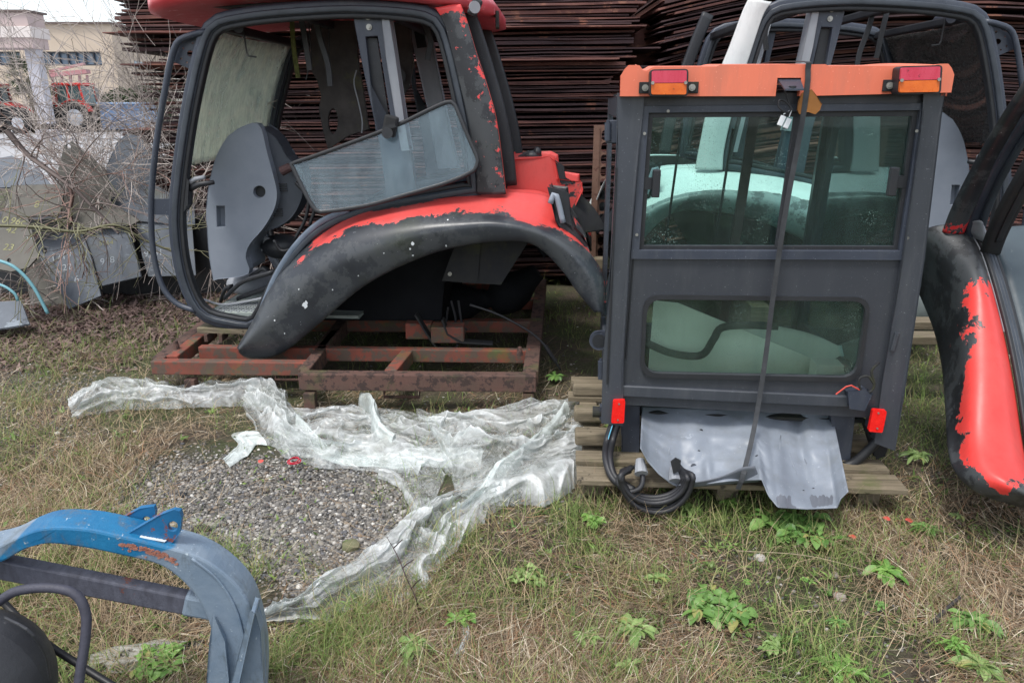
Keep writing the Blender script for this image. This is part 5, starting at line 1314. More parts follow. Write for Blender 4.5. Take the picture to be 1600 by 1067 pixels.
# blades of grass and straw
def blades(name, x, y, length, width, lean, curl, cols, mat, seed, az=None, lift=None, sway=.25):
    rs = np.random.RandomState(seed); n = len(x); z = elev(x, y)
    if lift is not None: z = z + lift
    if az is None: az = rs.uniform(0, 2 * pi, n)
    T = np.array([0, .3, .62, 1.0]); pts = []
    cx, cy, cz = x.copy(), y.copy(), z.copy(); prev = 0; zz = az.copy()
    for i, t in enumerate(T):
        if i:
            ln = lean + curl * ((T[i] + prev) / 2); seg = length * (t - prev); zz = zz + rs.normal(0, sway, n)
            cx = cx + np.sin(ln) * np.cos(zz) * seg; cy = cy + np.sin(ln) * np.sin(zz) * seg; cz = cz + np.cos(ln) * seg
            prev = t
        w = width * (1 - .8 * t) / 2; pa = zz + pi / 2 
        ox, oy = np.cos(pa) * w, np.sin(pa) * w; oz = rs.uniform(-1, 1, n) * w * .8
        pts.append(np.stack([cx - ox, cy - oy, cz - oz], -1)); pts.append(np.stack([cx + ox, cy + oy, cz + oz], -1))
    V = np.stack(pts, 1).reshape(-1, 3); b = (np.arange(n) * 8)[:, None]
    Fq = np.concatenate([b + np.array([[2 * i, 2 * i + 1, 2 * i + 3, 2 * i + 2]]) for i in range(3)], 0)
    gl = floor_level(V)
    C = np.repeat(cols, 8, 0)
    return npmesh(name, V, Fq, mat, C)
def floor_level(V):
    return None
m_weed0 = vcol_mat('small_leaf', .45, .2, .45); m_grass = vcol_mat('grass_blade', .6, .3); m_straw = vcol_mat('straw', .75, .2)
def tint(n, a, b, rs, v=.25):
    t = rs.uniform(0, 1, (n, 1)); return (np.array(a) * (1 - t) + np.array(b) * t) * rs.uniform(1 - v, 1 + v, (n, 1))
# lying straw
px, py, x, y = sample_px(270000, -500, 2100, 450, 1350, rs)
G_ = patches(px, py, GRAVEL); clump = fbm(x * 2.2, y * 2.2, 0, 21, 4)
p = .46 + 1.5 * clump - 1.5 * G_ - .5 * np.clip(patches(px, py, GREEN), 0, 1); p = np.where((py < 545) & (px > 130) & (px < 1500), p * .45, p)
k = (rs.uniform(0, 1, len(p)) < np.clip(p, .04, 1)); x, y, px, py = x[k], y[k], px[k], py[k]; n = len(x)
cs = tint(n, (.42, .33, .22), (.15, .10, .065), rs, .45); red = rs.rand(n) < .2; cs[red] *= np.array([.95, .70, .58]); pale = rs.rand(n) < .10; cs[pale] = tint(pale.sum(), (.78, .70, .55), (.58, .5, .38), rs)
mossy = np.clip(patches(px, py, [(620, 520, 260, 60, 1), (1430, 600, 60, 120, 1), (870, 520, 70, 90, 1)]), 0, 1)[:, None]
cs = cs * (1 - .6 * mossy) + np.array([(.07, .085, .03)]) * .6 * mossy
dirn = 1.5 * np.asarray(fbm(x * 1.4, y * 1.4, 0, 31, 3)) * pi
tag(blades('straw', x, y, rs.uniform(.03, .15, n), rs.uniform(.0012, .0032, n), rs.uniform(1.05, 1.55, n), rs.uniform(-.1, .5, n), cs, m_straw, 4, az=dirn + rs.normal(0, .9, n), lift=rs.uniform(.001, .03, n)), kind='stuff')
# standing dead grass
px, py, x, y = sample_px(110000, -500, 2000, 450, 1350, rs)
p = patches(px, py, [(100, 730, 130, 70, .9), (60, 840, 100, 60, .8), (250, 560, 140, 25, .5), (1000, 800, 50, 40, .8), (960, 780, 40, 30, .8), (60, 620, 120, 60, .5), (280, 650, 110, 35, .8), (800, 900, 200, 80, .25), (1300, 900, 300, 120, .18), (1500, 860, 160, 60, .3), (830, 560, 30, 50, .4), (180, 950, 150, 90, .6), (560, 940, 60, 40, .4), (230, 1030, 90, 40, .5)])
p = p * (1 + 1.2 * fbm(x * 5, y * 5, 0, 77, 3)) * np.clip(1.3 - 1.4 * patches(px, py, [(250, 620, 110, 14, 1), (420, 660, 40, 40, 1), (600, 690, 150, 28, 1), (830, 700, 90, 40, 1), (720, 790, 60, 40, 1), (620, 870, 60, 40, 1), (500, 940, 50, 22, 1)]), 0, 1)
k = rs.uniform(0, 1, len(p)) < p; x, y = x[k], y[k]; n = len(x)
tag(blades('dry_grass', x, y, rs.uniform(.06, .24, n), rs.uniform(.0013, .003, n), rs.uniform(.3, 1.2, n), rs.uniform(.2, 1.1, n), tint(n, (.46, .36, .23), (.27, .19, .12), rs, .35), m_straw, 5), kind='stuff')
# green grass, in tufts
px, py, x, y = sample_px(190000, -500, 2000, 430, 1350, rs)
FILM_ = [(250, 620, 110, 14, 1), (420, 660, 40, 40, 1), (600, 690, 150, 28, 1), (830, 700, 90, 40, 1), (720, 790, 60, 40, 1), (620, 870, 60, 40, 1), (500, 940, 50, 22, 1)]
p = (patches(px, py, GREEN) + .10) * (.7 + 3.2 * fbm(x * 4.2, y * 4.2, 0, 55, 3)) + .03
p = p * np.clip(1.3 - 1.4 * patches(px, py, FILM_), 0, 1)
p = p * np.clip(1.25 - patches(px, py, GRAVEL), 0, 1)
k = rs.uniform(0, 1, len(p)) < p; x, y = x[k], y[k]; n = len(x)
tx = x + .03 * fbm(x * 30, y * 30, 0, 8, 1); q = tint(n, (.11, .19, .045), (.25, .32, .10), rs, .35); yel = rs.rand(n) < .25; q[yel] = tint(yel.sum(), (.34, .33, .13), (.40, .36, .18), rs)
tag(blades('grass', tx, y, rs.uniform(.05, .17, n), rs.uniform(.0015, .0038, n), rs.uniform(.1, .8, n), rs.uniform(.2, 1.3, n), q, m_grass, 6), kind='stuff')
# low creeping green cover
px, py, x, y = sample_px(42000, -300, 1900, 450, 1300, rs)
p = .14 + patches(px, py, [(1130, 800, 130, 40, .8), (1430, 620, 60, 140, .7), (620, 840, 30, 30, 1.2), (900, 860, 120, 60, .5), (680, 1010, 120, 40, .5), (850, 470, 90, 50, .9), (1100, 1000, 400, 60, .12), (200, 1050, 80, 30, .7), (1480, 820, 90, 40, .5), (1300, 880, 200, 60, .3), (950, 1000, 200, 50, .3), (1500, 960, 100, 80, .4)]) 
p = p * (.7 + 1.8 * fbm(x * 6, y * 6, 0, 91, 3)); k = rs.uniform(0, 1, len(p)) < p; x, y = x[k], y[k]; n = len(x)
pcx, pcy, cx_, cy_ = sample_px(520, -200, 1800, 640, 1200, rs); gk = rs.uniform(0, 1, 520) < np.clip(.75 - patches(pcx, pcy, GRAVEL), .03, 1); cx_, cy_ = cx_[gk], cy_[gk]
rx = np.repeat(cx_, 14); ry = np.repeat(cy_, 14); ra_ = rs.uniform(0, 2 * pi, len(rx)); sp2 = np.repeat(rs.uniform(.004, .03, len(cx_)), 14); rx = rx + rs.normal(0, 1, len(rx)) * sp2; ry = ry + rs.normal(0, 1, len(ry)) * sp2
bc = np.repeat(tint(len(cx_), (.08, .17, .035), (.22, .34, .09), rs, .3), 14, 0) * rs.uniform(.8, 1.2, (len(rx), 1))
tag(blades('low_weeds', rx, ry, rs.uniform(.015, .045, len(rx)), rs.uniform(.006, .013, len(rx)), rs.uniform(.5, 1.2, len(rx)), rs.uniform(.2, .9, len(rx)), bc, m_weed0, 18, az=ra_, lift=np.full(len(rx), .014)), kind='stuff')
tag(blades('ground_cover', x, y, rs.uniform(.012, .035, n), rs.uniform(.006, .013, n), rs.uniform(.5, 1.4, n), rs.uniform(0, .5, n), tint(n, (.08, .15, .035), (.20, .28, .075), rs, .35), m_grass, 8, lift=rs.uniform(0, .02, n)), kind='stuff')
# leaf litter / bark under the bushes
px, py, x, y = sample_px(16000, -100, 420, 395, 580, rs)
p = patches(px, py, [(180, 480, 190, 45, 1.2), (30, 540, 120, 40, .6), (330, 440, 120, 40, .6)]); k = rs.uniform(0, 1, len(p)) < p; x, y = x[k], y[k]; n = len(x)
tag(blades('leaf_litter', x, y, rs.uniform(.03, .07, n), rs.uniform(.015, .032, n), rs.uniform(1.0, 1.6, n), rs.uniform(-.4, .6, n), tint(n, (.13, .085, .075), (.24, .17, .15), rs, .35), m_straw, 9, lift=rs.uniform(0, .02, n)), kind='stuff')

# rosette weeds
m_weed = vcol_mat('weed_leaf', .45, .2, .45)
def weed(px_, py_, r, label, nl=16, seed=0, broad=.2, col=((.09, .21, .035), (.22, .38, .09)), up=.5):
    c = onG(px_, py_); c.z = float(elev(np.array([c.x]), np.array([c.y]))[0]) + .032; R_ = random.Random(seed + px_); V = []; Fq = []; C = []
    R = 1.12 * r / (FPX / math.hypot(c.y, EYE))
    kind = 1 if nl > 60 else seed % 3; spread = (.15, .5, .35)[kind] if nl > 40 else (.05, .3, .2)[kind]; nl = int(nl * (1, 1.5, 1.6)[kind])
    for k in range(nl):
        a = k * 2.4 + R_.uniform(-.6, .6); L = R * R_.uniform(.45, 1.1) * (1 - .45 * (k / nl)) * (1, .55, .7)[kind]; el = up * (.2 + .8 * k / nl) * R_.uniform(.5, 1.4)
        broad_ = broad * (1, 1.5, .6)[kind] * R_.uniform(.8, 1.25)
        d = Vector((cos(a), sin(a), 0)); s_ = Vector((-sin(a), cos(a), 0)); q = R_.random() ** .8; co = [col[0][i] * (1 - q) + col[1][i] * q for i in range(3)]
        if R_.random() < .035: co = [.30, .30, .10]
        b = len(V); o = c + Vector((R_.uniform(-1, 1) * R * spread, R_.uniform(-1, 1) * R * spread, .004)); tw = R_.uniform(-.9, .9)
        for i in range(7):
            t = i / 6; w = broad_ * L * (sin(pi * min(1, t * .95 + .03) ** 1.5)) ** .8 + .0008
            p = o + d * (L * t * (1 - .1 * t)) + Vector((0, 0, L * (sin(el) * t - .55 * t * t * (.6 + el * .6)) + .006))
            ss = s_ * cos(tw * t) + Vector((0, 0, sin(tw * t)))
            V += [p - ss * w + Vector((0, 0, w * .4)), p, p + ss * w + Vector((0, 0, w * .4))]
            C += [co, [x * 1.15 for x in co], co]
        for i in range(6):
            for j in range(2): Fq.append((b + i * 3 + j, b + i * 3 + j + 1, b + i * 3 + j + 4, b + i * 3 + j + 3))
    o = npmesh('leafy_weed', np.array([tuple(v) for v in V]), np.array(Fq), m_weed, np.array(C), smooth=True)
    tag(o, label, 'weed', 'leafy green weeds in the dry grass')
for a in [(1242, 832, 62, 'largest bushy weed right in front of the silver sheet of the small cab', 46), (1120, 958, 56, 'round dense weed clump at lower centre right, alone in brown straw', 44),
          (925, 822, 34, 'flat weed rosette in grass below the left foot of the small cab', 18), (1026, 914, 22, 'small weed rosette between the film strip and the round dense clump', 14), (1386, 900, 36, 'elongated weed right of centre in brown grass, below the pallet corner', 22),
          (1204, 1022, 32, 'weed near the bottom edge just right of the round dense clump', 20), (1310, 1056, 42, 'weed cut by the bottom edge at right', 26), (1306, 982, 24, 'low small weed straight above the one cut by the bottom edge', 14),
          (1495, 818, 18, 'tiny upright weed below the black and red fender', 12), (1445, 832, 34, 'spreading pale weed left of the tiny upright one below the red fender', 18), (1516, 982, 40, 'leafy weed near the right edge beside the dark stick', 24),
          (1490, 1020, 34, 'weed trailing just below the leafy one by the dark stick', 20), (1530, 1052, 36, 'weed in the lower right corner cut by the frame', 20), (990, 992, 36, 'dense low weed left of the bottom centre clump', 26), (915, 1004, 30, 'broad weed between the white scraps and the dense low weed', 18),
          (648, 1022, 32, 'dark narrow-leaved weed rosette near the bottom right of the blue hoop', 18), (722, 975, 32, 'weed beside the torn white scrap at bottom centre', 20), (826, 905, 34, 'feathery pale weed below the lower film', 22), (985, 1052, 22, 'small weed on the bottom edge at centre', 12),
          (1432, 722, 34, 'shaded weed on the dark ground between small cab and right fender', 20), (1140, 792, 22, 'small weed just below the pallet edge', 14), (868, 598, 22, 'small weed at the right corner of the rusty frame', 14), (1262, 912, 14, 'tiny weed right of the whitish chip', 9), (1166, 918, 13, 'tiny weed above the round dense clump', 9), (1375, 955, 16, 'tiny weed below the elongated one', 10), (250, 1050, 46, 'broad low weed behind the black rod at bottom left', 30), (1075, 800, 20, 'small weed below the cable coil', 12)]:
    weed(a[0], a[1], a[2] * 1.05, a[3], int(a[4] * 2.0), seed=a[0] * 7 // 3, col=(((.09, .21, .035), (.22, .38, .09)), ((.07, .17, .035), (.17, .30, .08)), ((.13, .22, .06), (.27, .38, .13)))[a[1] % 3], broad=.14 if a[4] < 40 else .13, up=1.0 if a[4] > 30 else .7)

# ================================================================= PLASTIC FILM
def film_mat(name, op, col=(.88, .91, .91)):
    m, n, l, bs = newmat(name); nt = m.node_tree
    bs.inputs['Roughness'].default_value = .2; bs.inputs['Specular IOR Level'].default_value = .9
    dirt = ramp(nt, noise(nt, 6, detail=9, rough=.75), [(.5, g(0)), (.75, g(.7))])
    l.new(mixc(nt, dirt, col, (.44, .42, .34)), bs.inputs['Base Color'])
    f = noise(nt, 34, detail=6, rough=.6, dist=2.5)
    bump(nt, bs, f, .004, .6)
    t = n.new('ShaderNodeBsdfTransparent'); t.inputs[0].default_value = (.93, .95, .94, 1)
    tl = n.new('ShaderNodeBsdfTranslucent'); tl.inputs[0].default_value = (.7, .73, .72, 1)
    a = n.new('ShaderNodeMixShader'); a.inputs[0].default_value = .3; l.new(bs.outputs[0], a.inputs[1]); l.new(tl.outputs[0], a.inputs[2])
    b = n.new('ShaderNodeMixShader'); at = n.new('ShaderNodeAttribute'); at.attribute_name = 'op'
    h = math_(nt, 'MULTIPLY', math_(nt, 'SUBTRACT', noise(nt, 16, detail=8, rough=.75, dist=1.5), .5), 1.1)
    l.new(math_(nt, 'ADD', math_(nt, 'ADD', at.outputs['Fac'], op), h, True), b.inputs[0])
    l.new(t.outputs[0], b.inputs[1]); l.new(a.outputs[0], b.inputs[2]); l.new(b.outputs[0], n['Material Output'].inputs[0])
    return m
m_film = film_mat('translucent_film', .36); m_strip = film_mat('white_film', .75, (.8, .87, .85))
def film(path, n, m, seed, folds=5, amp=.04, lump=.05, ragged=.25, z0=.012):
    """path: (px, py_top, py_bottom) outline columns on the ground -> crumpled sheet"""
    up = smooth_curve([onG(a[0], a[1]) for a in path], n); dn = smooth_curve([onG(a[2] if len(a) > 3 else a[0], a[-1]) for a in path], n)
    s = np.linspace(0, 1, n)[:, None]; t = np.linspace(0, 1, m)[None, :]
    A = np.array([tuple(p) for p in up])[:, None, :]; B = np.array([tuple(p) for p in dn])[:, None, :]
    wid = np.linalg.norm(B - A, axis=-1); Ln = sum((up[i + 1] - up[i]).length for i in range(n - 1))
    S = s * Ln + 0 * t; Tm = t * wid.mean() + 0 * s
    wv = .09 * fbm(S * 2.5, t * 1.2 + 0 * s, 0, seed + 9, 3)
    tt = t + wv * np.sin(pi * t) * 2.0 + 0 * s
    edge0 = ragged * .22 * fbm(S * 6, 0 * S, 0, seed + 1, 4); edge1 = ragged * .22 * fbm(S * 6, 0 * S + 5, 0, seed + 2, 4)
    tt = tt + (1 - t) * edge0 + t * edge1
    P = A * (1 - tt[..., None]) + B * tt[..., None]
    env = np.clip(np.sin(pi * np.clip(t, 0, 1)), 0, 1) ** .5 + 0 * s
    warp = fbm(S * 1.6, t * 2 + 0 * s, 0, seed + 3, 3) * 2.4 + fbm(S * 7, t * 4 + 0 * s, 0, seed + 13, 2) * .5
    def rid(v, p=1.6): return (1 - np.abs(v)) ** p
    r1 = rid(vnoise(S * .9 + seed, tt * folds + warp, 0, seed + 4) * 1.6, 2)
    r2 = rid(vnoise(S * 3.2, tt * folds * 2.3 + warp * 2.3, 1.3, seed + 5) * 1.6, 2)
    r3 = rid(vnoise(S * 9 + Tm * 5, Tm * 30 - S * 6 + warp * 3, 2.7, seed + 6) * 1.6, 2)
    cr = rid(vnoise(S * 5 - Tm * 9 + warp, Tm * 7 + S * 9, 4.1, seed + 7) * 1.8, 3)
    base_l = lump * (.45 + 1.2 * fbm(S * 2.6, Tm * 3.5, 0, seed + 8, 2)) * env
    relief = .62 * r1 + .26 * r2 + .09 * r3 + .26 * cr
    z = z0 + np.maximum(0, base_l) + env * amp * relief
    OP = np.clip(.75 * (relief - .35) + .25 * fbm(S * 3, Tm * 4, 0, seed + 15, 3), -.1, .8)
    P = P.copy(); P[..., 2] = np.maximum(z, .004) + elev(P[..., 0], P[..., 1])
    sh = .5 * amp * (r1 - .5) + .25 * amp * (r2 - .5)
    P[..., 0] += .012 * fbm(S * 9, Tm * 9, 0, seed + 11, 3) + sh * .4; P[..., 1] += .014 * fbm(S * 9, Tm * 9, 3, seed + 12, 3) - sh
    idx = np.arange(n * m).reshape(n, m)
    Fq = np.stack([idx[:-1, :-1], idx[1:, :-1], idx[1:, 1:], idx[:-1, 1:]], -1).reshape(-1, 4)
    return P.reshape(-1, 3), Fq, OP.ravel()
def film_obj(name, mat, parts, label, cat):
    Vs = []; Fs = []; Os = []; b = 0
    for a in parts:
        V, Fq, O = film(**a); Vs.append(V); Fs.append(Fq + b); Os.append(O); b += len(V)
    return tag(npmesh(name, np.concatenate(Vs), np.concatenate(Fs), mat, smooth=True, atts={'op': np.concatenate(Os)}), label, cat)
film_obj('plastic_film', m_film, [
    dict(path=[(112, 632, 660), (150, 606, 650), (185, 592, 645), (225, 596, 642), (280, 606, 637), (340, 604, 634), (385, 594, 634), (420, 606, 640), (450, 632, 662)], n=420, m=70, seed=1, folds=4, amp=.06, lump=.09),
    dict(path=[(395, 602, 380, 640), (440, 618, 400, 668), (462, 648, 402, 690), (470, 680, 425, 700), (520, 690, 470, 722), (580, 690, 540, 730), (650, 700, 600, 736), (700, 705, 650, 742)], n=420, m=90, seed=2, folds=4, amp=.075, lump=.06),
    dict(path=[(428, 636, 430, 700), (480, 642, 482, 712), (530, 640, 535, 718), (580, 638, 585, 722), (640, 645, 640, 726), (700, 655, 700, 730), (760, 665, 750, 735)], n=380, m=120, seed=3, folds=5, amp=.07, lump=.05),
    dict(path=[(650, 640, 690, 720), (700, 648, 700, 745), (760, 652, 720, 770), (820, 642, 770, 790), (870, 636, 830, 790), (920, 634, 890, 772), (942, 648, 925, 735)], n=380, m=150, seed=4, folds=6, amp=.085, lump=.13),
    dict(path=[(600, 720, 590, 745), (640, 715, 620, 760), (680, 720, 640, 790), (700, 740, 660, 830)], n=200, m=90, seed=12, folds=4, amp=.05, lump=.03),
    dict(path=[(890, 720, 860, 770), (820, 735, 800, 790), (740, 755, 760, 812), (680, 780, 725, 840), (630, 815, 690, 880), (580, 855, 650, 920), (530, 890, 590, 945), (480, 925, 520, 966), (440, 948, 460, 975), (410, 966, 415, 978)], n=460, m=130, seed=5, folds=5, amp=.07, lump=.045)],
    'long crumpled translucent plastic film trailing over grass and gravel', 'plastic sheet')
film_obj('film_strip', m_strip, [dict(path=[(345, 712, 358, 724), (372, 690, 386, 706), (365, 675, 400, 690), (400, 672, 415, 690)], n=120, m=26, seed=6, folds=3, amp=.02, lump=.02)], 'torn white film end lying left of the film on the gravel', 'plastic strip')
film_obj('film_strip', m_strip, [dict(path=[(690, 835, 712, 835), (675, 865, 697, 868), (655, 895, 676, 900), (638, 915, 655, 922), (630, 930, 640, 935)], n=140, m=24, seed=7, folds=2, amp=.012, lump=.012)], 'long flat white strip hanging off the lower film onto the grass', 'plastic strip')
film_obj('film_strip', m_strip, [dict(path=[(715, 966, 728, 966), (722, 985, 740, 988), (716, 1005, 738, 1000), (708, 1024, 722, 1028)], n=90, m=22, seed=8, folds=2, amp=.016, lump=.015)], 'short torn white scrap near the bottom centre in the grass', 'plastic strip')
film_obj('film_strip', m_strip, [dict(path=[(470, 664, 462, 684), (520, 700, 505, 712), (570, 708, 560, 722), (640, 712, 636, 728), (700, 708, 702, 722)], n=180, m=20, seed=9, folds=2, amp=.02, lump=.085)], 'white reinforced strip along the front of the upper film heap', 'plastic strip')
film_obj('film_strip', m_strip, [dict(path=[(560, 640, 574, 636), (578, 662, 592, 656), (584, 690, 600, 682), (610, 706, 620, 694)], n=120, m=18, seed=10, folds=2, amp=.02, lump=.11)], 'white strip folded over the middle of the upper film heap', 'plastic strip')
film_obj('film_strip', m_strip, [dict(path=[(880, 655, 892, 662), (840, 690, 850, 698), (790, 735, 802, 742), (740, 780, 752, 788), (700, 800, 712, 810)], n=200, m=18, seed=13, folds=2, amp=.02, lump=.12)], 'white strip running down the pale film heap beside the small cab', 'plastic strip')
m_ringred = M('crimson_plastic', lin((200, 30, 60)), None, 9, .4)
c = onG(460, 724); mb = MB()
for k in range(2): mb.tube([Vector((c.x + .03 * cos(a) * (1 - k * .3), c.y + .03 * sin(a), .012 + .006 * k)) for a in np.linspace(0, 2 * pi, 22)[:-1]], .003, 6, closed=True)
tag(mb.build('ring', m_ringred), 'small crimson plastic ring lying on the gravel by the film', 'ring')
m_chip = M('red_paint_flakes', lin((225, 90, 80)), None, 9, .6)
for (x, y, lab) in ((1420, 820, 'larger red paint flake on the grass below the black and red fender'), (1385, 812 + 5, 'small red paint flake left of the larger one below the red fender'), (1332, 846, 'tiny red paint flake in the straw right of the big weed'), (408, 727, 'tiny red flake on the gravel left of the crimson ring')):
    p = onG(x, y); tag(MB().prism([p + Vector((.012 * cos(a) * (1 + .3 * sin(a * 3)), .014 * sin(a), .02)) for a in np.linspace(0, 2 * pi, 8)[:-1]], (0, 0.003, .002)).build('paint_flake', m_chip), lab, 'flake')
# ================================================================= FOREGROUND: blue and grey linkage hoop, tank, hose
m_hoop, n_, l_, bs_ = newmat('blue_over_grey_paint'); nt = m_hoop.node_tree
at = n_.new('ShaderNodeAttribute'); at.attribute_name = 'mask'
blue = ramp(nt, noise(nt, 9, detail=8), [(.3, lin((16, 88, 132))), (.7, lin((34, 116, 160)))])
grey = ramp(nt, noise(nt, 12, detail=8), [(.3, lin((104, 122, 140))), (.7, lin((128, 142, 156)))])
k_ = ramp(nt, math_(nt, 'ADD', at.outputs['Fac'], math_(nt, 'MULTIPLY', math_(nt, 'SUBTRACT', noise(nt, 14, detail=6), .5), .35)), [(.45, g(0)), (.56, g(1))])
c_ = mixc(nt, k_, blue, grey)
rustm = ramp(nt, noise(nt, 34, detail=9, rough=.8), [(.665, g(0)), (.70, g(1))])
c_ = mixc(nt, rustm, c_, (.17, .075, .05))
c_ = mixc(nt, ramp(nt, noise(nt, 70, detail=5), [(.66, g(0)), (.69, g(.8))]), c_, (.45, .52, .56))
c_ = mixc(nt, ramp(nt, noise(nt, 17, detail=10, rough=.8, stretch=(1, 1, .4)), [(.52, g(0)), (.62, g(.55))]), c_, (.10, .12, .13))
l_.new(c_, bs_.inputs['Base Color']); bs_.inputs['Roughness'].default_value = .42; bump(nt, bs_, noise(nt, 55, detail=8, rough=.7), .002, .7)
m_bar = M('worn_grey_bar', lin((96, 98, 110)), lin((70, 70, 80)), 20, .55, bmp=.5, spots=lin((118, 70, 56)), spot_amt=.63, spot_scale=9, stretch=(3, 1, 1))
m_rustplate = M('blue_rust_plate', lin((26, 104, 152)), lin((22, 84, 124)), 8, .5, bmp=.3, spots=lin((120, 64, 48)), spot_amt=.56, spot_scale=12)
FH = Frame((-.55, 1.50, 0), -6)
hp = thing('linkage_hoop', 'blue steel hoop fading to grey paint with two drilled lugs, bottom left corner', 'machine part', tuple(FH.o))
outer_ = [(-150, 905), (-60, 868), (0, 852), (30, 838), (70, 825), (130, 826), (190, 838), (250, 852), (305, 868), (350, 896), (385, 935), (402, 985), (410, 1040), (408, 1120), (400, 1300)]
inner_ = [(-120, 1000), (-50, 905), (8, 876), (32, 862), (70, 850), (130, 856), (190, 868), (240, 880), (270, 896), (300, 925), (322, 962), (332, 1000), (334, 1045), (330, 1120), (326, 1300)]
Nn = 90
O_ = smooth_curve(FH.pts(outer_, 0), Nn); I_ = smooth_curve(FH.pts(inner_, 0), Nn)
mb = MB(); TH = .085
def hm(i):
    x = proj(np.array([O_[i].x]), np.array([O_[i].y]), O_[i].z)[0][0]; return float(np.clip((x - 268) / 60 + .5, 0, 1)) if i > 20 else float(np.clip((40 - x) / 60 + .35, 0, .95))
msk = []
for i in range(Nn):
    mid_ = (O_[i] + I_[i]) / 2; d_ = (O_[i] - I_[i]).normalized() * .004
    for p in (I_[i], O_[i], O_[i] - d_ * 0 + FH.w * TH, I_[i] + FH.w * TH): mb.v.append(tuple(p)); msk.append(hm(i))
for i in range(Nn - 1):
    for k in range(4): mb.f.append((4 * i + k, 4 * i + (k + 1) % 4, 4 * i + 4 + (k + 1) % 4, 4 * i + 4 + k))
mb.f += [(3, 2, 1, 0), tuple(4 * (Nn - 1) + k for k in range(4))]; mb.att['mask'] = msk
mb.build('hoop', m_hoop, hp, bevel=.006)
# weld seam ridge and stepped plate along the bend
mb = MB().sweep(smooth_curve(FH.pts([(300, 872), (340, 905), (368, 950), (382, 1000), (386, 1010)], -.002), 24), rrect(0, 0, .006, .006, .002), FH.w); mb.att['mask'] = [1.0] * len(mb.v); mb.build('weld_seam', m_hoop, hp, smooth=True)
for pl, off, th in (([(396, 952), (408, 985), (412, 1120), (366, 1120), (384, 1010)], -.03, .03), ([(334, 965), (352, 1000), (358, 1060), (352, 1120), (322, 1120), (326, 1020)], -.012, .02), ([(392, 955), (398, 957), (372, 1075), (362, 1120), (356, 1120), (360, 1070)], -.06, .05)):
    mb = MB().prism(FH.pts(pl, off), FH.w * th); mb.att['mask'] = [1.0] * len(mb.v); mb.build('side_plate', m_hoop, hp, bevel=.004)
# cross bar
A_, B_ = FH.pt(-60, 872, .05), FH.pt(322, 946, .05)
MB().bar(A_, B_, .035, .052, FH.w.cross(B_ - A_)).build('cross_bar', m_bar, hp, bevel=.005)
for c_, r_ in (((318, 942), .03),):
    mb = MB().bar(FH.pt(290, 938, .045), FH.pt(345, 948, .045), .045, .058); mb.att['mask'] = [1.0] * len(mb.v); mb.build('weld_patch', m_hoop, hp, bevel=.008)
# lugs
def circ(cx, cy, r, off, n=16): return [FH.pt(cx + r * cos(a), cy + r * sin(a), off) for a in np.linspace(0, 2 * pi, n + 1)[:-1]]
l1 = [(148, 836), (160, 826), (218, 794), (240, 792), (243, 800), (240, 822), (225, 846)]
l2 = [(192, 842), (202, 832), (250, 804), (272, 797), (281, 799), (284, 808), (281, 832), (270, 846), (252, 852)]
MB().prism([FH.pts(l1, .085), circ(229, 813, 6, .085)], FH.w * .012).build('lug', m_rustplate, hp, bevel=.002)
MB().prism([FH.pts(l2, .02), circ(270, 822, 7.5, .02)], FH.w * .012).build('lug', m_hoop if False else m_rustplate, hp, bevel=.002)
m_rp = M('rough_rust_patch', lin((140, 82, 66)), lin((178, 130, 112)), 60, .9, bmp=.8)
R_ = random.Random(9); rpm = MB(); eo = smooth_curve(FH.pts([(188, 847), (215, 852), (245, 860), (274, 872)], .0), 60)
for i in range(120):
    p = eo[R_.randrange(60)] + Vector((R_.uniform(-.004, .004), 0, -abs(R_.gauss(0, .0075)) - .001)) - FH.w * .0006; rr = R_.uniform(.0015, .005)
    rpm.prism([p + FH.u * rr * cos(a) * R_.uniform(.6, 1.6) + Vector((0, 0, rr * sin(a) * R_.uniform(.5, 1))) for a in np.linspace(0, 2 * pi, 7)[:-1]], -FH.w * R_.uniform(.0005, .0015))
rpm.build('rust_patch', m_rp, hp)
# sticker
def text_mesh(txt, size, o, u, v, mat, name, parent, ext=.0003):
    cu = bpy.data.curves.new('t', 'FONT'); cu.body = txt; cu.size = size; cu.extrude = ext; cu.align_x = 'CENTER'; cu.align_y = 'CENTER'
    to = bpy.data.objects.new('t', cu); me = bpy.data.meshes.new_from_object(to); bpy.data.objects.remove(to)
    n = u.cross(v).normalized(); Mx = Matrix((u.normalized(), v.normalized(), n)).transposed().to_4x4(); Mx.translation = o
    me.transform(Mx); return link(me, name, mat, parent)
sp_ = [FH.pt(x, y, w) for x, y, w in ((212, 846, .012), (224, 833, .055), (232, 837, .055), (250, 841, .055), (255, 842, .055), (246, 852, .014))]
zz_ = lambda p: Vector(p)
def on_hoop(x, w):
    i = min(range(Nn), key=lambda k: abs(O_[k].x - x)); j = min(Nn - 2, i); return O_[i].z
P0 = FH.pt(213, 846, 0); P1 = FH.pt(252, 853, 0)
uu_ = (P1 - P0).normalized(); nn_ = uu_.cross(FH.w).normalized(); nn_ = nn_ if nn_.z > 0 else -nn_
b0 = P0 + nn_ * .0035
stk = MB().prism([b0 + FH.w * .012, b0 + uu_ * .058 + FH.w * .012, b0 + uu_ * .066 + FH.w * .045, b0 + uu_ * .026 + FH.w * .045, b0 + uu_ * .012 + FH.w * .055], nn_ * .0012).build('sticker', m_white, hp)
text_mesh('HIV1980', .0165, b0 + uu_ * .036 + FH.w * .024 + nn_ * .0016, uu_, FH.w, m_black, 'sticker_text', stk)
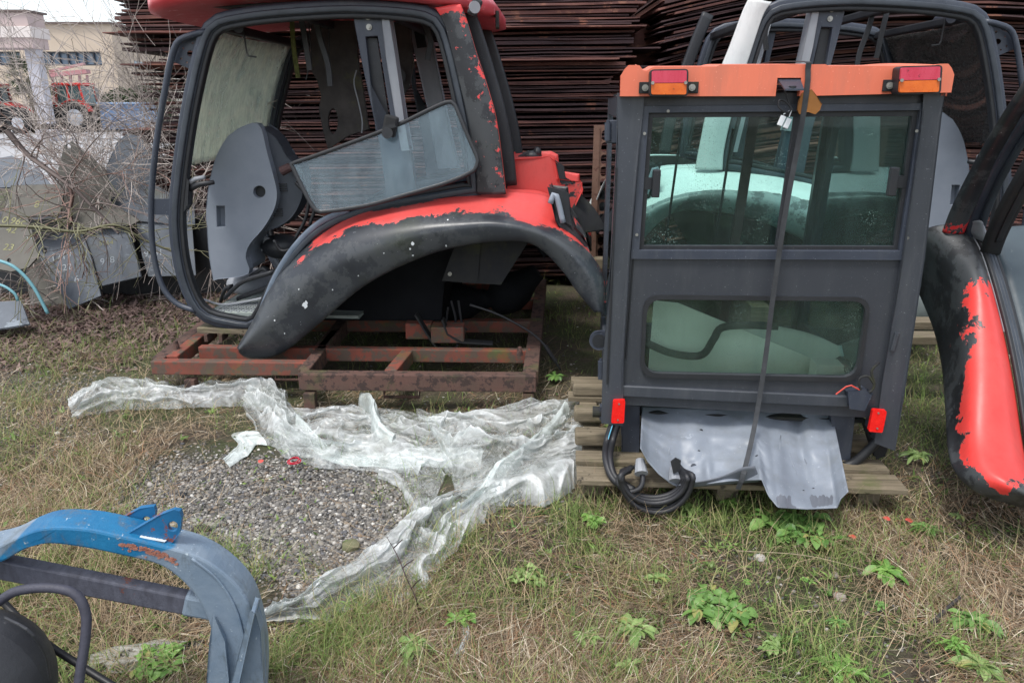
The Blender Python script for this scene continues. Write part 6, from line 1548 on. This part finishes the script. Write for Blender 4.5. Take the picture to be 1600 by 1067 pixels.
# black tank, hose, rod
m_tank = M('scuffed_black_rubber', (.022, .023, .027), (.04, .042, .048), 9, .55, bmp=.5, spots=(.09, .09, .095), spot_amt=.66)
FT = Frame((-1.0, 1.25, 0), 0)
tp = smooth_curve([FT.pt(-120, 1010, .1), FT.pt(-40, 1020, .05), FT.pt(20, 1060, 0), FT.pt(60, 1120, -.05)], 20)
tb = MB(); c = FT.pt(-20, 1040, .02)
tb.ball((c.x - .03, c.y, c.z - .06), .135, 1.05, 1.1, 1.25, 28, 18)
tk_ = thing('rubber_bellows', 'scuffed black rounded rubber body in the bottom left corner', 'machine part', (c.x, c.y, 0))
tb.build('body', m_tank, tk_, smooth=True)
MB().tube([(c.x - .03, c.y, 0), (c.x - .03, c.y, c.z - .15)], [.1, .09], 20).build('stand', m_tank, tk_)
MB().sweep(smooth_curve([FT.pt(8, 965, -.08), FT.pt(45, 985, -.1), FT.pt(70, 1020, -.08), FT.pt(78, 1060, -.04)], 14), rrect(0, 0, .004, .005, .001), FT.w).build('mould_line', m_tank, tk_)
hz = [onY(-60, 985, 1.36), onY(0, 938, 1.36), onY(30, 922, 1.36), (onY(80, 918, 1.36)), onY(118, 928, 1.36), onY(134, 958, 1.35), onY(133, 1000, 1.33), onY(124, 1060, 1.3), onY(120, 1120, 1.28), onY(110, 1330, 1.25)]
tag(MB().tube(hz, .0105, 14, n=70).build('hose', M('dark_grey_hose', lin((66, 66, 78)), lin((54, 54, 64)), 20, .6, bmp=.4, stretch=(1, 1, 4)), smooth=True), 'dark grey bent hose looping over the black body at bottom left', 'hose')
rd = [onY(-30, 905, 1.52), onY(0, 935, 1.49), onY(60, 995, 1.43), onY(130, 1042, 1.4), onY(200, 1085, 1.36)]
tag(MB().tube(rd, .0085, 12, n=30).build('rod', m_wire, smooth=True), 'straight black rod running from the left edge to the bottom edge', 'rod')
# weathered driftwood scrap
m_drift = M('bleached_split_wood', lin((190, 188, 178)), lin((120, 116, 104)), 9, .85, bmp=1, bd=.01, stretch=(1, 16, 16), spots=lin((60, 56, 48)), spot_amt=.54, spot_scale=14)
a, b = onG(140, 1036, .02), onG(318, 1006, .03)
V, Fq = [], []
def dw(s, t):
    p = a.lerp(b, s); ang = 2 * pi * t; r = .022 * (.35 + sin(pi * min(.97, s * .9 + .12)) * .9) * (1 + .35 * float(vnoise(s * 5, t * 6, 0, 5)) + .2 * float(vnoise(s * 3, t * 19, 0, 6)))
    d = (b - a).normalized(); x = d.cross(Vector((0, 0, 1))).normalized()
    return p + x * cos(ang) * r * 1.7 + Vector((0, 0, sin(ang) * r))
tag(MB().grid(dw, 70, 40).build('wood_piece', m_drift, smooth=True), 'bleached split piece of wood on the grass behind the hose, bottom left', 'wood')

# ================================================================= GREY STEEL PLATES WITH CHALK, BARE BUSHES
m_pl1 = M('zinc_grey_plate', lin((98, 104, 112)), lin((76, 82, 90)), 2.5, .6, .15, bmp=.2, spots=lin((122, 130, 138)), spot_amt=.6, spot_scale=7, moss=lin((84, 84, 70)))
m_pl2 = M('brownish_grey_plate', lin((98, 95, 88)), lin((76, 74, 68)), 2.5, .7, .1, bmp=.2, spots=lin((84, 78, 70)), spot_amt=.62, spot_scale=6)
m_chalk = M('yellow_chalk', lin((150, 148, 108)), None, 30, .9)
m_chalk2 = M('pale_chalk', lin((178, 186, 192)), None, 30, .9)
def plate(pts, Y, dy, mat, label, holes=(), chalk=(), dark=False):
    """dy: how far the plate leans back over its height"""
    ys = [p[1] for p in pts]; y0, y1 = min(ys), max(ys)
    base = [onY(x, y, Y + dy * (y1 - y) / (y1 - y0)) for x, y in pts]
    n = Vector((0, 0, 0)); 
    o0 = onY(pts[0][0], y1, Y); up = (onY(pts[0][0], y0, Y + dy) - o0); nrm = Vector((1, 0, 0)).cross(up).normalized(); nrm = nrm if nrm.y < 0 else -nrm
    def pl(x, y):
        d = ray(x, y); return EYEV + d * ((o0 - EYEV).dot(nrm) / d.dot(nrm))
    base = [pl(x, y) for x, y in pts]
    hl = [[pl(cx + r * cos(a), cy + r * 1.2 * sin(a)) for a in np.linspace(0, 2 * pi, 12)[:-1]] for cx, cy, r in holes]
    o = MB().prism([base] + hl, -nrm * .012).build('steel_plate', mat, bevel=.002)
    tag(o, label, 'metal plate', 'grey steel plates piled under the bushes')
    # folded flange along the first edge
    e = (base[1] - base[0]); MB().bar(base[0] - nrm * .03, base[1] - nrm * .03, .01, .06, nrm).build('flange', mat, o)
    for (t, cx, cy, s, rot, m) in chalk:
        u = pl(cx + 10, cy + 10 * math.tan(rot)) - pl(cx, cy); u.normalize(); v = nrm.cross(u); v = v if v.z > 0 else -v
        text_mesh(t, s, pl(cx, cy) + nrm * .002, u, v, m, 'chalk_writing', o)
plate([(-60, 350), (42, 338), (62, 398), (44, 418), (18, 424), (-60, 410)], 5.3, .35, m_pl2, 'brownish grey plate with yellow chalk numbers at the left edge', [(14, 407, 3)], [('0 96c', 22, 340 + 6, .085, .12, m_chalk), ('42', 18, 360, .08, .1, m_chalk), ('23', 14, 387, .08, .05, m_chalk), ('11', 46, 372, .05, -.3, m_chalk2)])
plate([(54, 388), (78, 370), (124, 352), (142, 400), (158, 462), (108, 482)], 5.75, .4, m_pl1, 'bluish zinc plate with faint chalk figures standing lowest in the pile', [(70, 392, 4)], [('1719', 96, 402, .085, -.25, m_chalk2), ('22', 105, 418, .08, -.2, m_chalk2), ('6', 120, 437, .09, -.2, m_chalk2)])
plate([(124, 350), (196, 345), (214, 402), (220, 432), (160, 446), (142, 402)], 5.9, .3, m_pl1, 'grey plate with chalk marks right of the lowest zinc plate', [(143, 365, 4)], [('5964', 166, 380, .06, -.1, m_chalk), ('918', 168, 408, .08, -.2, m_chalk2)])
plate([(212, 340), (268, 345), (300, 352), (306, 430), (232, 432), (222, 400)], 6.05, .25, m_pl1, 'grey plate nearest the cab door frame, chalk 9161', (), [('9161', 240, 396, .08, -.1, m_chalk2)])
plate([(88, 330), (92, 262), (100, 228), (112, 221), (124, 232), (166, 266), (172, 300), (160, 320), (152, 332)], 6.2, .12, m_pl2, 'brownish pointed plate with a hole near its tip, middle of the pile', [(107, 229, 4), (151, 318, 3)])
plate([(0, 345), (18, 290), (92, 288), (100, 300), (94, 336), (48, 338)], 5.9, .2, m_pl2, 'wide brown-grey plate above the black gap in the pile', (), [('8', 58, 320, .09, 0, m_chalk)])
plate([(166, 262), (184, 222), (200, 208), (222, 216), (240, 262), (238, 296), (186, 300), (172, 296)], 6.5, .15, m_pl1, 'shiny blue-grey curved-top plate at the top right of the pile')
plate([(-60, 296), (-60, 258), (18, 244), (60, 262), (80, 290)], 6.3, .3, m_pl1, 'pale bluish plate at the top left of the pile')
plate([(-40, 520), (-40, 474), (32, 470), (46, 506)], 5.0, .25, m_pl1, 'small grey plate low at the left edge above the straw')
plate([(176, 300), (240, 288), (262, 300), (304, 318), (304, 352), (212, 345), (170, 330)], 6.25, .15, m_pl1, 'long zinc plate across the back of the pile, beside the grab rail')
plate([(96, 332), (150, 328), (176, 318), (218, 345), (205, 352), (124, 356), (98, 350)], 6.1, .15, m_pl2, 'narrow brown-grey plate bridging the middle of the pile')
plate([(40, 430), (58, 392), (110, 484), (84, 500), (48, 476)], 5.95, .2, m_pl2, 'shadowed dark plate edge below the left pile')
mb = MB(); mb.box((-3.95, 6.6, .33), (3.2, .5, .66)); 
tag(mb.build('gap_shade_box', m_black), 'added black box standing in for the shaded spaces behind and under the grey plates', 'backing')  # added black box, gives the dark shade between the plates
m_teal = M('pale_teal_hose', lin((120, 170, 180)), lin((100, 150, 160)), 9, .55)
tag(MB().tube([onY(-40, 400, 4.9), onY(0, 408, 4.9), onY(26, 420, 4.9), onY(52, 448, 4.9), onY(75, 490, 4.9)], .011, 10, n=30).build('hose', m_teal, smooth=True), 'pale teal hose arching down in front of the grey plates at the left edge', 'hose')
tag(MB().tube([onY(-40, 440, 4.8), onY(0, 445, 4.8), onY(22, 458, 4.8), onY(28, 470, 4.8)], .009, 10, n=20).build('hose', m_teal, smooth=True), 'shorter pale teal hose below the arching one at the left edge', 'hose')

class Tw:
    def __init__(s): s.V = []; s.F = []; s.C = []
    def tube(s, P, r0, r1, col):
        n = len(P); P = np.array(P); T = np.gradient(P, axis=0); T /= np.linalg.norm(T, axis=1)[:, None] + 1e-9
        a = np.cross(T, [0.3, .2, 1.]); a /= np.linalg.norm(a, axis=1)[:, None] + 1e-9; b = np.cross(T, a)
        r = np.linspace(r0, r1, n)[:, None]; base = sum(len(v) for v in s.V)
        R = np.stack([P + a * r, P + (-.5 * a + .87 * b) * r, P + (-.5 * a - .87 * b) * r], 1).reshape(-1, 3)
        s.V.append(R); i = np.arange(n - 1)[:, None] * 3 + base
        for k in range(3): s.F.append(np.concatenate([i + k, i + (k + 1) % 3, i + 3 + (k + 1) % 3, i + 3 + k], 1))
        s.C.append(np.repeat(np.array([col]), len(R), 0))
    def build(s, name, mat): return npmesh(name, np.concatenate(s.V), np.concatenate(s.F), mat, np.concatenate(s.C), smooth=True)
m_twig = vcol_mat('bare_twig', .8, 0)
def grow(tw, p, d, L, r, lv, R, droop, col, wig=.16):
    n = max(4, int(L / .035)); P = [p]; d = d / np.linalg.norm(d)
    for i in range(n):
        d = d + R.normal(0, wig, 3) * .5 + np.array([0, 0, -droop / n]); d /= np.linalg.norm(d); p = p + d * L / n; p[2] = max(p[2], .02); P.append(p)
        if lv > 0 and i > n * .15 and R.rand() < (.36 if lv > 1 else .30):
            dd = d + R.normal(0, .55, 3); grow(tw, p.copy(), dd, L * R.uniform(.25, .55), r * (1 - i / n * .7) * .55, lv - 1, R, droop * .8, col * R.uniform(.85, 1.15), wig)
    tw.tube(P, max(r, .0028), max(r * .3, .0018), col)
def bush(base, n, L, spread, r, label, seed, lv=2, lean=(0, 0, 1), droop=.5, col=(.40, .35, .32), wig=.13):
    R = np.random.RandomState(seed); tw = Tw()
    for k in range(n):
        d = np.array(lean) + R.normal(0, spread, 3); d[2] = abs(d[2]) + .05
        c = np.array(col) * R.uniform(.7, 1.5)
        grow(tw, np.array(base) + R.normal(0, 1, 3) * np.array([.22, .12, .0]), d, L * R.uniform(.6, 1.15), r * R.uniform(.6, 1.2), lv, R, droop, c, wig)
    tag(tw.build('bare_bush', m_twig), label, 'bush', 'leafless bushes left of the red cab')
b = onG(235, 455); bush((b.x, b.y + .2, 0), 18, 1.8, .26, .0065, 'dense leafless bush rising between the grey plates and the cab door frame', 41, 2, (-.02, 0, 1), .35)
b = onG(330, 430); bush((b.x, b.y + .0, 0), 16, 2.0, .25, .006, 'upright leafless bush seen through the doorway of the red cab', 42, 2, (-.15, 0.1, 1), .3)
b = onG(160, 470); bush((b.x, b.y - .1, 0), 7, 1.1, .5, .006, 'arching tangled bush spilling over the zinc plates', 43, 2, (-.6, -.1, .8), 1.3)
b = onG(60, 470); bush((b.x, b.y + .1, .3), 4, .9, .5, .006, 'low leafless thicket over the plates at the left edge', 44, 2, (.1, -.05, 1), 1.0)
b = onY(30, 330, 6.9); bush((b.x, b.y, .4), 3, 1.0, .3, .006, 'tall thin bare saplings at the far left in front of the tractors', 45, 1, (0.05, 0, 1), .1)
b = onG(180, 405); bush((b.x, b.y + .4, 0), 5, 2.2, .22, .006, 'tall leafless shrub in front of the beige building corner', 46, 2, (-.1, 0, 1), .1)
b = onG(470, 430); bush((b.x, b.y + .25, 0), 20, 1.5, .4, .005, 'bare bramble behind the red cab seen through its open middle', 47, 2, (-.2, 0, 1), 1.1, col=(.26, .22, .2))
# thick branches
def limb(pts, r0, r1, label, seed, col=(.17, .15, .12)):
    R = np.random.RandomState(seed); tw = Tw(); P = [np.array(tuple(p)) for p in smooth_curve([onY(*p) for p in pts], 40)]
    tw.tube(P, r0, r1, col)
    for i in range(4, 38, 2):
        grow(tw, P[i].copy(), (P[i + 1] - P[i]) * 10 + R.normal(0, .5, 3), R.uniform(.25, .8), r0 * .28, 2, R, .3, np.array(col) * R.uniform(1, 1.6))
    tag(tw.build('branch', m_twig), label, 'branch')
limb([(-20, 352, 5.1), (60, 355, 5.15), (120, 362, 5.2), (180, 352, 5.3), (225, 375, 5.4), (275, 395, 5.5)], .014, .009, 'long greenish branch lying level across the steel plates', 51, (.17, .165, .10))
limb([(10, 205, 5.6), (40, 240, 5.6), (80, 270, 5.5), (120, 300, 5.45), (160, 340, 5.4), (185, 365, 5.3)], .026, .012, 'thick broken bare limb slanting down over the pile of plates', 52, (.15, .12, .11))
limb([(112, 350, 5.3), (108, 330, 5.4), (112, 305, 5.5), (104, 285, 5.6)], .02, .014, 'short reddish broken stump in the middle of the plates', 53, (.2, .13, .11))
# long dry stems and sticks in the front
tw = Tw(); R = np.random.RandomState(3)
P = [np.array(tuple(v)) for v in smooth_curve([onY(604, 838, 2.35), onY(622, 870, 2.2), onY(636, 905, 2.1), onY(650, 935, 2.02), onG(652, 948)], 20)]; tw.tube(P, .0012, .003, (.05, .03, .03))
for i in (4, 9, 13): grow(tw, P[i].copy(), np.array([.5, 0, .6]), .05, .001, 0, R, .1, np.array((.05, .03, .03)))
tag(tw.build('dry_stalk', m_twig), 'thin dark dry stem leaning over the lower film', 'stem')
tw = Tw(); P = [np.array(tuple(v)) for v in smooth_curve([onG(1455, 975, .02), onG(1480, 950, .03), onG(1500, 932, .03)], 12)]; tw.tube(P, .009, .006, (.05, .045, .045)); tag(tw.build('stick', m_twig), 'dark broken stick in the weeds near the right edge', 'stick')
for k, (p0, p1, lab) in enumerate((((1050, 895), (1155, 882), 'long thin brown stalk lying level at centre right'), ((1150, 860), (1400, 905), 'long pale stalk slanting across the straw at lower right'), ((1405, 845), (1418, 812), 'upright pale stub of stalk below the red fender'), ((205, 560), (285, 610), 'dark stalk leaning beside the left end of the film'))):
    a = onG(*p0, .03); b2 = onG(*p1, .03); 
    if k == 2: b2 = a + Vector((.02, .02, .12))
    tw = Tw(); P = [np.array(tuple(v)) for v in smooth_curve([a, a.lerp(b2, .5) + Vector((0, .02, .02)), b2], 14)]; tw.tube(P, .002, .001, (.22, .13, .08) if k % 2 == 0 else (.36, .3, .2)); tag(tw.build('dry_stalk', m_twig), lab, 'stalk')
